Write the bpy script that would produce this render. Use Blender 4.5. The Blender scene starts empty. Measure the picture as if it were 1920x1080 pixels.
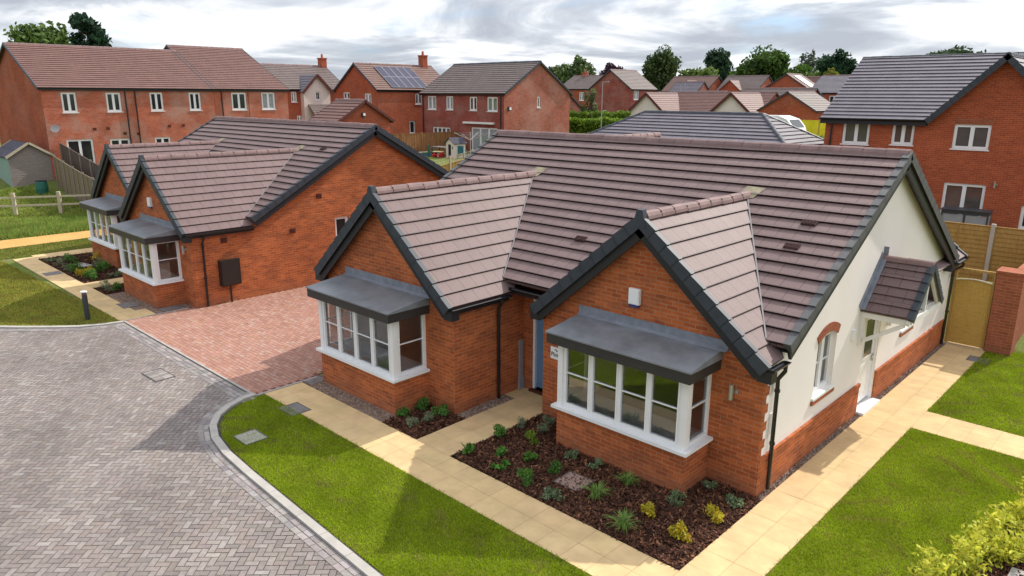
import bpy, bmesh, math, random
import numpy as np
from mathutils import Vector, Matrix
random.seed(7); RNG = np.random.default_rng(7)
S = bpy.context.scene
COL = S.collection
# ------------------------------------------------------------------ camera, sky, sun, exposure
yaw, pitch, roll = math.radians(-43.676), math.radians(14.769), math.radians(0.229)
fw = Vector((math.sin(yaw)*math.cos(pitch), math.cos(yaw)*math.cos(pitch), -math.sin(pitch)))
rt = Vector((math.cos(yaw), -math.sin(yaw), 0)); up = rt.cross(fw)
r2 = math.cos(roll)*rt + math.sin(roll)*up; u2 = -math.sin(roll)*rt + math.cos(roll)*up
CAM = Vector((4.90, -11.36, 6.88))
cd = bpy.data.cameras.new("camera"); cam = bpy.data.objects.new("camera", cd); COL.objects.link(cam)
cam.matrix_world = Matrix(((r2.x, u2.x, -fw.x, CAM.x), (r2.y, u2.y, -fw.y, CAM.y), (r2.z, u2.z, -fw.z, CAM.z), (0, 0, 0, 1)))
cd.sensor_width = 36; cd.lens = 1370.6/1920*36; cd.clip_start = 0.1; cd.clip_end = 3000
S.camera = cam
SUNV = Vector((0.195, 1.10, 1.0)).normalized()
sd = bpy.data.lights.new("sun", 'SUN'); sd.energy = 3.7; sd.angle = math.radians(0.6); sd.color = (1.0, 0.95, 0.86)
so = bpy.data.objects.new("sun", sd); COL.objects.link(so)
so.rotation_euler = (-SUNV).to_track_quat('-Z', 'Y').to_euler()
W = bpy.data.worlds.new("World"); S.world = W; W.use_nodes = True
def world():
    nt = W.node_tree; N = nt.nodes; L = nt.links; N.clear()
    out = N.new('ShaderNodeOutputWorld'); bg = N.new('ShaderNodeBackground'); bg.inputs[1].default_value = 0.1
    sky = N.new('ShaderNodeTexSky'); sky.sky_type = 'NISHITA'; sky.sun_disc = False
    sky.sun_elevation = math.asin(SUNV.z); sky.sun_rotation = math.atan2(SUNV.x, SUNV.y)
    tc = N.new('ShaderNodeTexCoord'); sp = N.new('ShaderNodeSeparateXYZ'); L.new(tc.outputs['Generated'], sp.inputs[0])
    def m(op, a, b=None, c=None, cl=False):
        n = N.new('ShaderNodeMath'); n.operation = op; n.use_clamp = cl
        for i, v in enumerate((a, b, c)):
            if v is None: continue
            if isinstance(v, (int, float)): n.inputs[i].default_value = v
            else: L.new(v, n.inputs[i])
        return n.outputs[0]
    z = m('MAXIMUM', sp.outputs[2], 0.0); zz = m('ADD', z, 0.16)
    cb = N.new('ShaderNodeCombineXYZ'); L.new(m('DIVIDE', sp.outputs[0], zz), cb.inputs[0]); L.new(m('DIVIDE', sp.outputs[1], zz), cb.inputs[1])
    def noise(sc, det, rough, off, dist=0.0):
        mp = N.new('ShaderNodeMapping'); mp.inputs['Location'].default_value = off; L.new(cb.outputs[0], mp.inputs[0])
        n = N.new('ShaderNodeTexNoise'); n.inputs['Scale'].default_value = sc; n.inputs['Detail'].default_value = det
        n.inputs['Roughness'].default_value = rough; n.inputs['Distortion'].default_value = dist; L.new(mp.outputs[0], n.inputs['Vector']); return n.outputs[0]
    cover = noise(0.60, 7, 0.55, (3.1, 1.2, 0), 0.2)
    shade = noise(0.85, 8, 0.58, (7.3, -2.4, 0), 0.45)
    def ramp(v, a, b):
        r = N.new('ShaderNodeMapRange'); r.interpolation_type = 'SMOOTHSTEP'; r.inputs[1].default_value = a; r.inputs[2].default_value = b; L.new(v, r.inputs[0]); return r.outputs[0]
    c = ramp(cover, 0.30, 0.47)
    # brighter towards the sun side of the sky
    az = m('ADD', m('MULTIPLY', sp.outputs[0], 0.55), m('MULTIPLY', sp.outputs[1], 0.30))
    s = ramp(m('ADD', shade, m('MULTIPLY', az, 0.10)), 0.40, 0.585)
    cr = N.new('ShaderNodeValToRGB'); e = cr.color_ramp.elements
    e[0].position = 0.0; e[0].color = (4.3, 4.6, 5.2, 1); e[1].position = 1.0; e[1].color = (9.6, 9.7, 9.9, 1)
    el = e.new(0.5); el.color = (6.1, 6.4, 6.9, 1)
    L.new(s, cr.inputs[0])
    bl = N.new('ShaderNodeMix'); bl.data_type = 'RGBA'; bl.blend_type = 'MULTIPLY'; bl.inputs[0].default_value = 1.0
    L.new(sky.outputs[0], bl.inputs[6]); bl.inputs[7].default_value = (0.75, 0.95, 1.30, 1)
    gain = m('ADD', m('MULTIPLY', ramp(sp.outputs[2], 0.22, 0.75), 0.75), 1.0)  # upper clouds brightened, mostly above the view, added as fill for shaded faces
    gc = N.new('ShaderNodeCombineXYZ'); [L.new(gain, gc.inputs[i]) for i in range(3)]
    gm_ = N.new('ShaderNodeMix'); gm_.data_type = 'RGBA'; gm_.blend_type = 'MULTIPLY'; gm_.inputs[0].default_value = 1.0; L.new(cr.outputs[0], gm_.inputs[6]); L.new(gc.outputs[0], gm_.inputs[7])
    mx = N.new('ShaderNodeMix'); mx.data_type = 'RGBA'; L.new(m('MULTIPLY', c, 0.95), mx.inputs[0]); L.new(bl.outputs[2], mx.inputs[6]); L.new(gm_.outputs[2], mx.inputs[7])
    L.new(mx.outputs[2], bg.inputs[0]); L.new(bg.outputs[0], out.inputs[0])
world()
S.view_settings.view_transform = 'Standard'; S.view_settings.look = 'None'; S.view_settings.gamma = 1.0
S.view_settings.exposure = 0.27
S.cycles.max_bounces = 8; S.cycles.transparent_max_bounces = 16

# ------------------------------------------------------------------ materials
MATS = {}
def nodes(name, rough=0.8, spec=0.3):
    m = bpy.data.materials.new(name); m.use_nodes = True; nt = m.node_tree
    b = nt.nodes['Principled BSDF']; b.inputs['Roughness'].default_value = rough
    b.inputs['Specular IOR Level'].default_value = spec; MATS[name] = m
    return m, nt.nodes, nt.links, b
def uvn(N, L, sc=1.0, off=(0, 0, 0)):
    u = N.new('ShaderNodeUVMap'); mp = N.new('ShaderNodeMapping'); mp.inputs['Scale'].default_value = (sc, sc, sc); mp.inputs['Location'].default_value = off
    L.new(u.outputs[0], mp.inputs[0]); return mp.outputs[0]
def gpos(N, L):
    g = N.new('ShaderNodeNewGeometry'); return g.outputs['Position']
def noise(N, L, vec, sc, det=4, rough=0.6):
    n = N.new('ShaderNodeTexNoise'); n.inputs['Scale'].default_value = sc; n.inputs['Detail'].default_value = det; n.inputs['Roughness'].default_value = rough
    if vec is not None: L.new(vec, n.inputs['Vector'])
    return n.outputs[0]
def rng(N, L, v, a, b, c, d):
    r = N.new('ShaderNodeMapRange'); r.inputs[1].default_value = a; r.inputs[2].default_value = b; r.inputs[3].default_value = c; r.inputs[4].default_value = d
    L.new(v, r.inputs[0]); return r.outputs[0]
def mixc(N, L, f, a, b, mode='MIX'):
    m = N.new('ShaderNodeMix'); m.data_type = 'RGBA'; m.blend_type = mode
    if isinstance(f, float): m.inputs[0].default_value = f
    else: L.new(f, m.inputs[0])
    for i, v in ((6, a), (7, b)):
        if isinstance(v, tuple): m.inputs[i].default_value = (v + (1,))[:4]
        else: L.new(v, m.inputs[i])
    return m.outputs[2]
def bump(N, L, b, h, s=0.3, d=0.01):
    n = N.new('ShaderNodeBump'); n.inputs['Strength'].default_value = s; n.inputs['Distance'].default_value = d
    L.new(h, n.inputs['Height']); L.new(n.outputs[0], b.inputs['Normal'])
def mul(N, L, col, f):
    c = N.new('ShaderNodeCombineColor'); [L.new(f, c.inputs[i]) for i in range(3)]
    return mixc(N, L, 1.0, col, c.outputs[0], 'MULTIPLY')
def plain(name, col, rough=0.6, spec=0.3, var=0.12, sc=3.0, metal=0.0, bmp=0.0):
    m, N, L, b = nodes(name, rough, spec); g = gpos(N, L)
    f = rng(N, L, noise(N, L, g, sc, 5), 0.3, 0.7, 1-var, 1+var)
    L.new(mul(N, L, col, f), b.inputs['Base Color']); b.inputs['Metallic'].default_value = metal
    if bmp: bump(N, L, b, noise(N, L, g, 60, 3), bmp, 0.005)
    return m
def brick(name, c1, c2, mortar, var=0.25, bloom=0.0, dark=0.0, rough=0.9):
    m, N, L, b = nodes(name, rough, 0.15); uv = uvn(N, L, 1.0)
    t = N.new('ShaderNodeTexBrick'); L.new(uv, t.inputs['Vector'])
    for k, v in (('Scale', 1.0), ('Mortar Size', 0.009), ('Mortar Smooth', 0.3), ('Bias', -0.1), ('Brick Width', 0.25), ('Row Height', 0.083)): t.inputs[k].default_value = v
    t.inputs['Color1'].default_value = c1+(1,); t.inputs['Color2'].default_value = c2+(1,); t.inputs['Mortar'].default_value = mortar+(1,)
    g = gpos(N, L)
    f = rng(N, L, noise(N, L, g, 0.6, 6, 0.65), 0.3, 0.7, 1-var, 1+var)
    mp = N.new('ShaderNodeMapping'); mp.inputs['Scale'].default_value = (4.0, 12.0, 1); L.new(uv, mp.inputs[0])
    f2 = rng(N, L, noise(N, L, mp.outputs[0], 1.0, 1), 0.3, 0.7, 0.90, 1.10)
    c = mul(N, L, mul(N, L, t.outputs[0], f), f2)
    if bloom:
        nb = rng(N, L, noise(N, L, g, 0.45, 8, 0.7), 0.46, 0.62, 0.0, bloom)
        c = mixc(N, L, nb, c, (0.42, 0.30, 0.25))
    if dark:
        nd = rng(N, L, noise(N, L, mp.outputs[0], 0.35, 2, 0.5), 0.50, 0.56, 0.0, dark)
        c = mixc(N, L, nd, c, (0.11, 0.05, 0.035))
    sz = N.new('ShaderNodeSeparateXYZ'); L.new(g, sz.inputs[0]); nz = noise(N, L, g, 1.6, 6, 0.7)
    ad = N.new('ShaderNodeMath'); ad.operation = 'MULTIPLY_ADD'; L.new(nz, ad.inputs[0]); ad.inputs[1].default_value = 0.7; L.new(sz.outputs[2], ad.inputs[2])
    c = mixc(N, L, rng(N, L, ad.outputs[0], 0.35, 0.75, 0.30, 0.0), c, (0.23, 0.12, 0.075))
    L.new(c, b.inputs['Base Color']); bump(N, L, b, t.outputs['Fac'], -0.5, 0.006)
    return m
def tile(name, col, w=0.36, g=0.34, joint=0.48, var=0.14, rough=0.60):
    m, N, L, b = nodes(name, rough, 0.30); uv = uvn(N, L, 1.0)
    t = N.new('ShaderNodeTexBrick'); L.new(uv, t.inputs['Vector'])
    for k, v in (('Scale', 1.0), ('Mortar Size', 0.008), ('Mortar Smooth', 0.2), ('Bias', 0.0), ('Brick Width', w), ('Row Height', g)): t.inputs[k].default_value = v
    k1 = tuple(c*0.95 for c in col); k2 = tuple(c*1.05 for c in col); k3 = tuple(c*joint for c in col)
    t.inputs['Color1'].default_value = k1+(1,); t.inputs['Color2'].default_value = k2+(1,); t.inputs['Mortar'].default_value = k3+(1,)
    gp = gpos(N, L)
    f = rng(N, L, noise(N, L, gp, 1.3, 6, 0.65), 0.3, 0.7, 1-var, 1+var)
    f2 = rng(N, L, noise(N, L, gp, 28, 4, 0.7), 0.3, 0.7, 0.86, 1.14)
    L.new(mul(N, L, mul(N, L, t.outputs[0], f), f2), b.inputs['Base Color'])
    bump(N, L, b, noise(N, L, gp, 90, 2), 0.15, 0.004)
    return m
def attr(name, rough=0.8, spec=0.2, var=0.1, sc=20, bmp=0.0, transl=0.0):
    m, N, L, b = nodes(name, rough, spec)
    a = N.new('ShaderNodeAttribute'); a.attribute_name = 'col'; g = gpos(N, L)
    f = rng(N, L, noise(N, L, g, sc, 4), 0.3, 0.7, 1-var, 1+var)
    c = mul(N, L, a.outputs['Color'], f); L.new(c, b.inputs['Base Color'])
    if bmp: bump(N, L, b, noise(N, L, g, 150, 3), bmp, 0.004)
    if transl:
        tr = N.new('ShaderNodeBsdfTranslucent'); L.new(c, tr.inputs[0]); mx = N.new('ShaderNodeMixShader'); mx.inputs[0].default_value = transl
        L.new(b.outputs[0], mx.inputs[1]); L.new(tr.outputs[0], mx.inputs[2]); L.new(mx.outputs[0], N['Material Output'].inputs[0])
    return m
def glass(name, refl=0.30, tint=(0.72, 0.76, 0.74)):
    m = bpy.data.materials.new(name); m.use_nodes = True; N = m.node_tree.nodes; L = m.node_tree.links; N.clear(); MATS[name] = m
    o = N.new('ShaderNodeOutputMaterial'); t = N.new('ShaderNodeBsdfTransparent'); t.inputs[0].default_value = tint+(1,)
    g = N.new('ShaderNodeBsdfGlossy'); g.inputs['Roughness'].default_value = 0.015; g.inputs[0].default_value = (0.9, 0.95, 1, 1)
    fr = N.new('ShaderNodeFresnel'); fr.inputs[0].default_value = 1.5
    r = rng(N, L, fr.outputs[0], 0.0, 1.0, refl*0.55, 1.0)
    mx = N.new('ShaderNodeMixShader'); L.new(r, mx.inputs[0]); L.new(t.outputs[0], mx.inputs[1]); L.new(g.outputs[0], mx.inputs[2]); L.new(mx.outputs[0], o.inputs[0])
    return m
def timber(name, c1, c2, rough=0.8, sc=(2, 2, 9)):
    m, N, L, b = nodes(name, rough, 0.2); g = gpos(N, L)
    mp = N.new('ShaderNodeMapping'); mp.inputs['Scale'].default_value = sc; L.new(g, mp.inputs[0])
    f = noise(N, L, mp.outputs[0], 2.2, 6, 0.7); c = mixc(N, L, rng(N, L, f, 0.3, 0.7, 0, 1), c1, c2)
    mp2 = N.new('ShaderNodeMapping'); mp2.inputs['Scale'].default_value = (sc[0]*9, sc[1]*9, sc[2]*3); L.new(g, mp2.inputs[0])
    f2 = rng(N, L, noise(N, L, mp2.outputs[0], 2, 3), 0.3, 0.7, 0.85, 1.15)
    L.new(mul(N, L, c, f2), b.inputs['Base Color']); return m
M = MATS
brick('brick_orange', (0.465, 0.122, 0.038), (0.32, 0.074, 0.024), (0.38, 0.19, 0.105), 0.16, 0.0, 0.25)
brick('brick_garden', (0.36, 0.10, 0.05), (0.27, 0.07, 0.035), (0.30, 0.17, 0.11), 0.15)
brick('brick_house', (0.40, 0.085, 0.034), (0.30, 0.055, 0.024), (0.36, 0.16, 0.09), 0.10, 0.0, 0.1)
brick('brick_red', (0.38, 0.082, 0.036), (0.28, 0.055, 0.026), (0.30, 0.14, 0.08), 0.2, 0.12)
brick('brick_pale', (0.44, 0.100, 0.048), (0.34, 0.068, 0.034), (0.42, 0.25, 0.18), 0.2, 0.50)
brick('brick_plum', (0.29, 0.060, 0.040), (0.19, 0.038, 0.028), (0.24, 0.12, 0.10), 0.2, 0.22)
brick('brick_mixed', (0.38, 0.10, 0.06), (0.24, 0.055, 0.035), (0.36, 0.22, 0.17), 0.2, 0.3)
tile('tile_brown', (0.176, 0.117, 0.112), var=0.08)
tile('tile_terracotta', (0.170, 0.085, 0.070), 0.3, 0.32, 0.7)
tile('tile_grey', (0.150, 0.112, 0.102), 0.3, 0.32, 0.7)
tile('tile_slate', (0.165, 0.148, 0.170), 0.4, 0.34, 0.75, 0.12)
tile('tile_dusty', (0.175, 0.098, 0.080), 0.3, 0.32, 0.8)
plain('ridge_brown', (0.215, 0.138, 0.130), 0.7, 0.3, 0.2, 2.5)
plain('ridge_black', (0.045, 0.050, 0.062), 0.5, 0.4, 0.15)
plain('verge_dark', (0.035, 0.043, 0.055), 0.55, 0.4, 0.2, 4)
plain('verge_grey', (0.085, 0.085, 0.088), 0.6, 0.4, 0.2, 4)
plain('barge', (0.018, 0.018, 0.020), 0.5, 0.4, 0.1)
plain('barge_brown', (0.10, 0.028, 0.022), 0.6, 0.3, 0.1)
plain('soffit', (0.06, 0.05, 0.045), 0.7, 0.2, 0.3)
plain('gutter', (0.010, 0.010, 0.012), 0.28, 0.5, 0.1)
plain('lead', (0.20, 0.215, 0.25), 0.5, 0.4, 0.22, 6)
plain('valley_lead', (0.22, 0.20, 0.20), 0.5, 0.4, 0.1)
plain('lead_light', (0.42, 0.36, 0.34), 0.5, 0.4, 0.1)
plain('lead_stained', (0.30, 0.26, 0.17), 0.7, 0.2, 0.4, 5)
plain('grp', (0.175, 0.185, 0.200), 0.42, 0.45, 0.25, 2.2)
plain('grp_fascia', (0.035, 0.032, 0.031), 0.5, 0.4, 0.1)
plain('upvc', (0.78, 0.78, 0.78), 0.35, 0.5, 0.03)
plain('white_paint', (0.74, 0.72, 0.68), 0.6, 0.3, 0.05)
plain('render_cream', (0.82, 0.755, 0.71), 0.92, 0.1, 0.035, 0.8, 0, 0.1)
plain('render_pale', (0.70, 0.62, 0.56), 0.92, 0.1, 0.05, 0.8)
plain('plastic_white', (0.8, 0.8, 0.8), 0.4, 0.5, 0.02)
plain('plastic_blue', (0.02, 0.035, 0.16), 0.4, 0.5, 0.02)
plain('door_blue', (0.13, 0.25, 0.42), 0.45, 0.5, 0.04)
plain('meter', (0.022, 0.016, 0.014), 0.5, 0.4, 0.1)
plain('steel', (0.45, 0.44, 0.42), 0.35, 0.5, 0.05, 3, 0.7)
plain('anthracite', (0.035, 0.042, 0.050), 0.45, 0.4, 0.1)
plain('grey_pipe', (0.28, 0.28, 0.30), 0.5, 0.4, 0.1)
plain('vent_brown', (0.09, 0.028, 0.018), 0.8, 0.2, 0.1)
plain('vent_tile', (0.07, 0.035, 0.033), 0.8, 0.2, 0.1)
plain('room_wall', (0.80, 0.77, 0.72), 0.9, 0.1, 0.03)
plain('room_floor', (0.42, 0.39, 0.35), 0.95, 0.1, 0.08)
plain('room_dark', (0.10, 0.08, 0.07), 0.9, 0.1, 0.1)
plain('ink', (0.02, 0.02, 0.02), 0.6, 0.2, 0.0)
plain('cover_grey', (0.17, 0.155, 0.15), 0.75, 0.3, 0.25, 8, 0, 0.3)
plain('cover_frame', (0.10, 0.09, 0.085), 0.5, 0.4, 0.2)
plain('cover_pink', (0.30, 0.20, 0.165), 0.9, 0.2, 0.2, 6, 0, 0.3)
plain('concrete', (0.36, 0.34, 0.31), 0.9, 0.2, 0.15, 5, 0, 0.3)
plain('kerb_grey', (0.40, 0.375, 0.34), 0.9, 0.2, 0.12, 3, 0, 0.3)
plain('post_concrete', (0.46, 0.42, 0.37), 0.9, 0.2, 0.1, 5)
plain('jointing', (0.085, 0.075, 0.068), 0.95, 0.1, 0.2)
plain('jointing_red', (0.17, 0.085, 0.065), 0.95, 0.1, 0.2)
plain('jointing_buff', (0.38, 0.28, 0.155), 0.95, 0.1, 0.2)
plain('solar', (0.022, 0.020, 0.050), 0.3, 0.3, 0.1)
plain('solar_line', (0.25, 0.24, 0.30), 0.4, 0.5, 0.1)
plain('purple_rafter', (0.05, 0.03, 0.03), 0.8)
plain('toy_red', (0.55, 0.02, 0.025), 0.4, 0.5, 0.05)
plain('toy_blue', (0.03, 0.05, 0.30), 0.4, 0.5, 0.05)
plain('toy_yellow', (0.75, 0.65, 0.35), 0.5, 0.4, 0.05)
plain('plastic_green', (0.02, 0.12, 0.09), 0.5, 0.4, 0.1)
plain('plastic_teal', (0.02, 0.13, 0.16), 0.5, 0.4, 0.1)
plain('pond_green', (0.06, 0.20, 0.18), 0.6, 0.4, 0.2)
plain('car_white', (0.82, 0.83, 0.84), 0.2, 0.6, 0.02)
plain('lamp_metal', (0.36, 0.33, 0.33), 0.5, 0.4, 0.05)
plain('felt', (0.085, 0.080, 0.105), 0.9, 0.2, 0.2, 3)
plain('glass_dark', (0.022, 0.026, 0.030), 0.06, 0.6, 0.3, 1.5)
plain('glass_mid', (0.085, 0.075, 0.070), 0.06, 0.6, 0.3, 0.8)
plain('curtain', (0.30, 0.30, 0.31), 0.8, 0.2, 0.3, 6)
plain('bark_trunk', (0.09, 0.07, 0.05), 0.95, 0.1, 0.3, 3)
plain('soil', (0.035, 0.020, 0.014), 0.97, 0.05, 0.3, 8)
plain('threshold', (0.62, 0.60, 0.56), 0.5, 0.4, 0.05)
glass('glass_clear', 0.24, (0.86, 0.88, 0.87))
timber('timber_new', (0.42, 0.25, 0.055), (0.56, 0.36, 0.10))
plain('timber_yellow', (0.70, 0.62, 0.03), .8, .2, .12, 1.5)
timber('timber_fence', (0.30, 0.175, 0.05), (0.44, 0.27, 0.085), sc=(6, 6, 1.5))
timber('timber_old', (0.20, 0.165, 0.15), (0.30, 0.255, 0.23), sc=(1.5, 1.5, 10))
timber('timber_dark', (0.075, 0.055, 0.045), (0.13, 0.10, 0.08), sc=(6, 6, 1.5))
timber('timber_lapped', (0.15, 0.115, 0.07), (0.24, 0.19, 0.12), sc=(1.5, 1.5, 12))
timber('timber_board', (0.17, 0.075, 0.03), (0.34, 0.17, 0.07), sc=(5, 5, 0.6))
timber('timber_pale', (0.42, 0.355, 0.25), (0.54, 0.46, 0.33), sc=(3, 3, 3))
timber('shed_green', (0.20, 0.30, 0.26), (0.28, 0.37, 0.32), sc=(3, 3, 3))
attr('pavers', 0.82, 0.22, 0.14, 14, 0.25)
attr('slabs', 0.88, 0.15, 0.13, 2.2, 0.2)
attr('leaf', 0.65, 0.25, 0.12, 6, 0, 0.30)
attr('blade', 0.7, 0.2, 0.22, 1.1, 0, 0.35)
attr('chips', 0.9, 0.12, 0.1, 30)
def ground_mat(name, c1, c2, c3, sc=0.35, s2=40):
    m, N, L, b = nodes(name, 0.95, 0.1); g = gpos(N, L)
    a = rng(N, L, noise(N, L, g, sc, 8, 0.65), 0.38, 0.62, 0, 1); c = mixc(N, L, a, c1, c2)
    d = rng(N, L, noise(N, L, g, sc*4.3, 6, 0.7), 0.52, 0.68, 0, 0.8); c = mixc(N, L, d, c, c3)
    f = rng(N, L, noise(N, L, g, s2, 3, 0.7), 0.3, 0.7, 0.65, 1.35)
    L.new(mul(N, L, c, f), b.inputs['Base Color']); bump(N, L, b, noise(N, L, g, s2, 3), 0.6, 0.02); return m
ground_mat('turf', (0.100, 0.135, 0.006), (0.13, 0.165, 0.010), (0.18, 0.16, 0.025))
ground_mat('turf_dry', (0.125, 0.15, 0.022), (0.17, 0.17, 0.035), (0.20, 0.16, 0.05))
ground_mat('field', (0.11, 0.15, 0.03), (0.16, 0.17, 0.05), (0.20, 0.17, 0.10), 0.25, 12)
ground_mat('sand', (0.52, 0.29, 0.095), (0.58, 0.34, 0.12), (0.50, 0.30, 0.12), 0.5, 30)
ground_mat('gravel', (0.20, 0.13, 0.095), (0.27, 0.20, 0.155), (0.12, 0.08, 0.06), 6, 45)

# ------------------------------------------------------------------ mesh helpers
def V(*a): return Vector(a)
class MB:
    def __init__(s): s.v = []; s.f = []; s.uv = []; s.mi = []
    def face(s, pts, org=None, mi=0):
        pts = [Vector(p) for p in pts]; i = len(s.v); s.v += pts; s.f.append(tuple(range(i, i+len(pts)))); s.mi.append(mi)
        n = Vector((0, 0, 0))
        for k in range(len(pts)):
            a, b = pts[k], pts[(k+1) % len(pts)]; n += Vector(((a.y-b.y)*(a.z+b.z), (a.z-b.z)*(a.x+b.x), (a.x-b.x)*(a.y+b.y)))
        if n.length < 1e-12: n = Vector((0, 0, 1))
        n.normalize(); h = Vector((-n.y, n.x, 0))
        t = Vector((1, 0, 0)) if h.length < 0.02 else h.normalized()
        if h.length >= 0.02: n2 = n
        else: n2 = Vector((0, 0, 1))
        b = n2.cross(t); o = Vector(org) if org is not None else Vector((0, 0, 0))
        s.uv += [((p-o).dot(t), (p-o).dot(b)) for p in pts]
    def hexa(s, p, mi=0):  # p: 8 points, bottom ring 0-3 ccw, top ring 4-7
        for q in ((3, 2, 1, 0), (4, 5, 6, 7), (0, 1, 5, 4), (1, 2, 6, 5), (2, 3, 7, 6), (3, 0, 4, 7)): s.face([p[k] for k in q], None, mi)
    def box(s, x0, x1, y0, y1, z0, z1, mi=0):
        s.hexa([V(x0, y0, z0), V(x1, y0, z0), V(x1, y1, z0), V(x0, y1, z0), V(x0, y0, z1), V(x1, y0, z1), V(x1, y1, z1), V(x0, y1, z1)], mi)
    def obox(s, fr, a0, a1, d0, d1, z0, z1, mi=0):
        P = fr; s.hexa([P(a0, d1, z0), P(a1, d1, z0), P(a1, d0, z0), P(a0, d0, z0), P(a0, d1, z1), P(a1, d1, z1), P(a1, d0, z1), P(a0, d0, z1)], mi)
    def bar(s, p0, p1, w, h, upv=(0, 0, 1), mi=0):
        p0 = Vector(p0); p1 = Vector(p1); d = (p1-p0).normalized(); r = d.cross(Vector(upv))
        if r.length < 1e-4: r = d.cross(Vector((1, 0, 0)))
        r.normalize(); u = r.cross(d); r = r*w/2; u = u*h/2
        s.hexa([p0-r-u, p0+r-u, p1+r-u, p1-r-u, p0-r+u, p0+r+u, p1+r+u, p1-r+u], mi)
    def tube(s, pts, r, n=10, cap=True, mi=0):
        pts = [Vector(p) for p in pts]; rings = []
        rr = r if isinstance(r, (list, tuple)) else [r]*len(pts)
        ref = None
        for i, p in enumerate(pts):
            d = (pts[min(i+1, len(pts)-1)]-pts[max(i-1, 0)]).normalized()
            if ref is None: ref = d.cross(Vector((0.31, 0.87, 0.12))).normalized()
            a = (ref-d*ref.dot(d)).normalized(); b = d.cross(a); ref = a
            rings.append([p+(a*math.cos(k*2*math.pi/n)+b*math.sin(k*2*math.pi/n))*rr[i] for k in range(n)])
        for i in range(len(rings)-1):
            for k in range(n): s.face([rings[i][k], rings[i][(k+1) % n], rings[i+1][(k+1) % n], rings[i+1][k]], None, mi)
        if cap: s.face(rings[0][::-1], None, mi); s.face(rings[-1], None, mi)
    def build(s, name, mats, parent=None, loc=None, smooth=False):
        me = bpy.data.meshes.new(name); me.from_pydata([tuple(v) for v in s.v], [], s.f)
        l = me.uv_layers.new(name='UVMap'); l.data.foreach_set('uv', np.array(s.uv, dtype=np.float32).ravel())
        if not isinstance(mats, (list, tuple)): mats = [mats]
        for m in mats: me.materials.append(M[m])
        me.polygons.foreach_set('material_index', np.array(s.mi, dtype=np.int32))
        if smooth:
            bm = bmesh.new(); bm.from_mesh(me); bmesh.ops.remove_doubles(bm, verts=bm.verts, dist=1e-4); bm.to_mesh(me); bm.free()
            me.polygons.foreach_set('use_smooth', np.ones(len(me.polygons), dtype=bool))
        me.update(); o = bpy.data.objects.new(name, me); COL.objects.link(o)
        if parent is not None: o.parent = parent
        if loc is not None: o.location = loc
        return o
class Multi:
    def __init__(s): s.l = []
    def new(s): m = MB(); s.l.append(m); return m
    def build(s, name, mat, parent): return [m.build(name, mat, parent) for m in s.l]
def npmesh(name, verts, nper, cols, mat, parent=None):
    n = len(verts)//nper; me = bpy.data.meshes.new(name)
    me.vertices.add(len(verts)); me.vertices.foreach_set('co', np.asarray(verts, dtype=np.float32).ravel())
    me.loops.add(len(verts)); me.loops.foreach_set('vertex_index', np.arange(len(verts), dtype=np.int32))
    me.polygons.add(n); me.polygons.foreach_set('loop_start', np.arange(0, len(verts), nper, dtype=np.int32))
    me.update(calc_edges=True)
    at = me.color_attributes.new('col', 'FLOAT_COLOR', 'POINT')
    c = np.ones((n, nper, 4), dtype=np.float32); c[:, :, :3] = np.asarray(cols, dtype=np.float32)[:, None, :]
    at.data.foreach_set('color', c.ravel()); me.materials.append(M[mat]); me.validate()
    o = bpy.data.objects.new(name, me); COL.objects.link(o)
    if parent is not None: o.parent = parent
    return o
def tag(o, label=None, cat=None, group=None, kind=None):
    if label: o['label'] = label
    if cat: o['category'] = cat
    if group: o['group'] = group
    if kind: o['kind'] = kind
    return o
def thing(name, label, cat, loc=(0, 0, 0), rz=0.0, group=None):
    o = bpy.data.objects.new(name, None); COL.objects.link(o); o.empty_display_size = 0.3
    o.location = loc; o.rotation_euler = (0, 0, rz); return tag(o, label, cat, group)
def frame(o, t, n):
    o = Vector(o); t = Vector(t); n = Vector(n)
    return lambda a, d, z: o+t*a+n*d+Vector((0, 0, z))
def Fs(x0, y0, z0=0): return frame((x0, y0, z0), (1, 0, 0), (0, -1, 0))     # faces -Y
def Fe(x0, y0, z0=0): return frame((x0, y0, z0), (0, 1, 0), (1, 0, 0))      # faces +X
def Fw(x0, y0, z0=0): return frame((x0, y0, z0), (0, -1, 0), (-1, 0, 0))    # faces -X
def Fn(x0, y0, z0=0): return frame((x0, y0, z0), (-1, 0, 0), (0, 1, 0))     # faces +Y
def sstep(t): t = min(max(t, 0), 1); return t*t*(3-2*t)
def terr(x, y):
    d = (x-CAM.x)*fw.x/math.cos(pitch)+(y-CAM.y)*fw.y/math.cos(pitch)
    a = 2.0*sstep((d-40)/14.0); b = 0.45*sstep((y-13)/4.0)
    return max(a, b)
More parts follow.
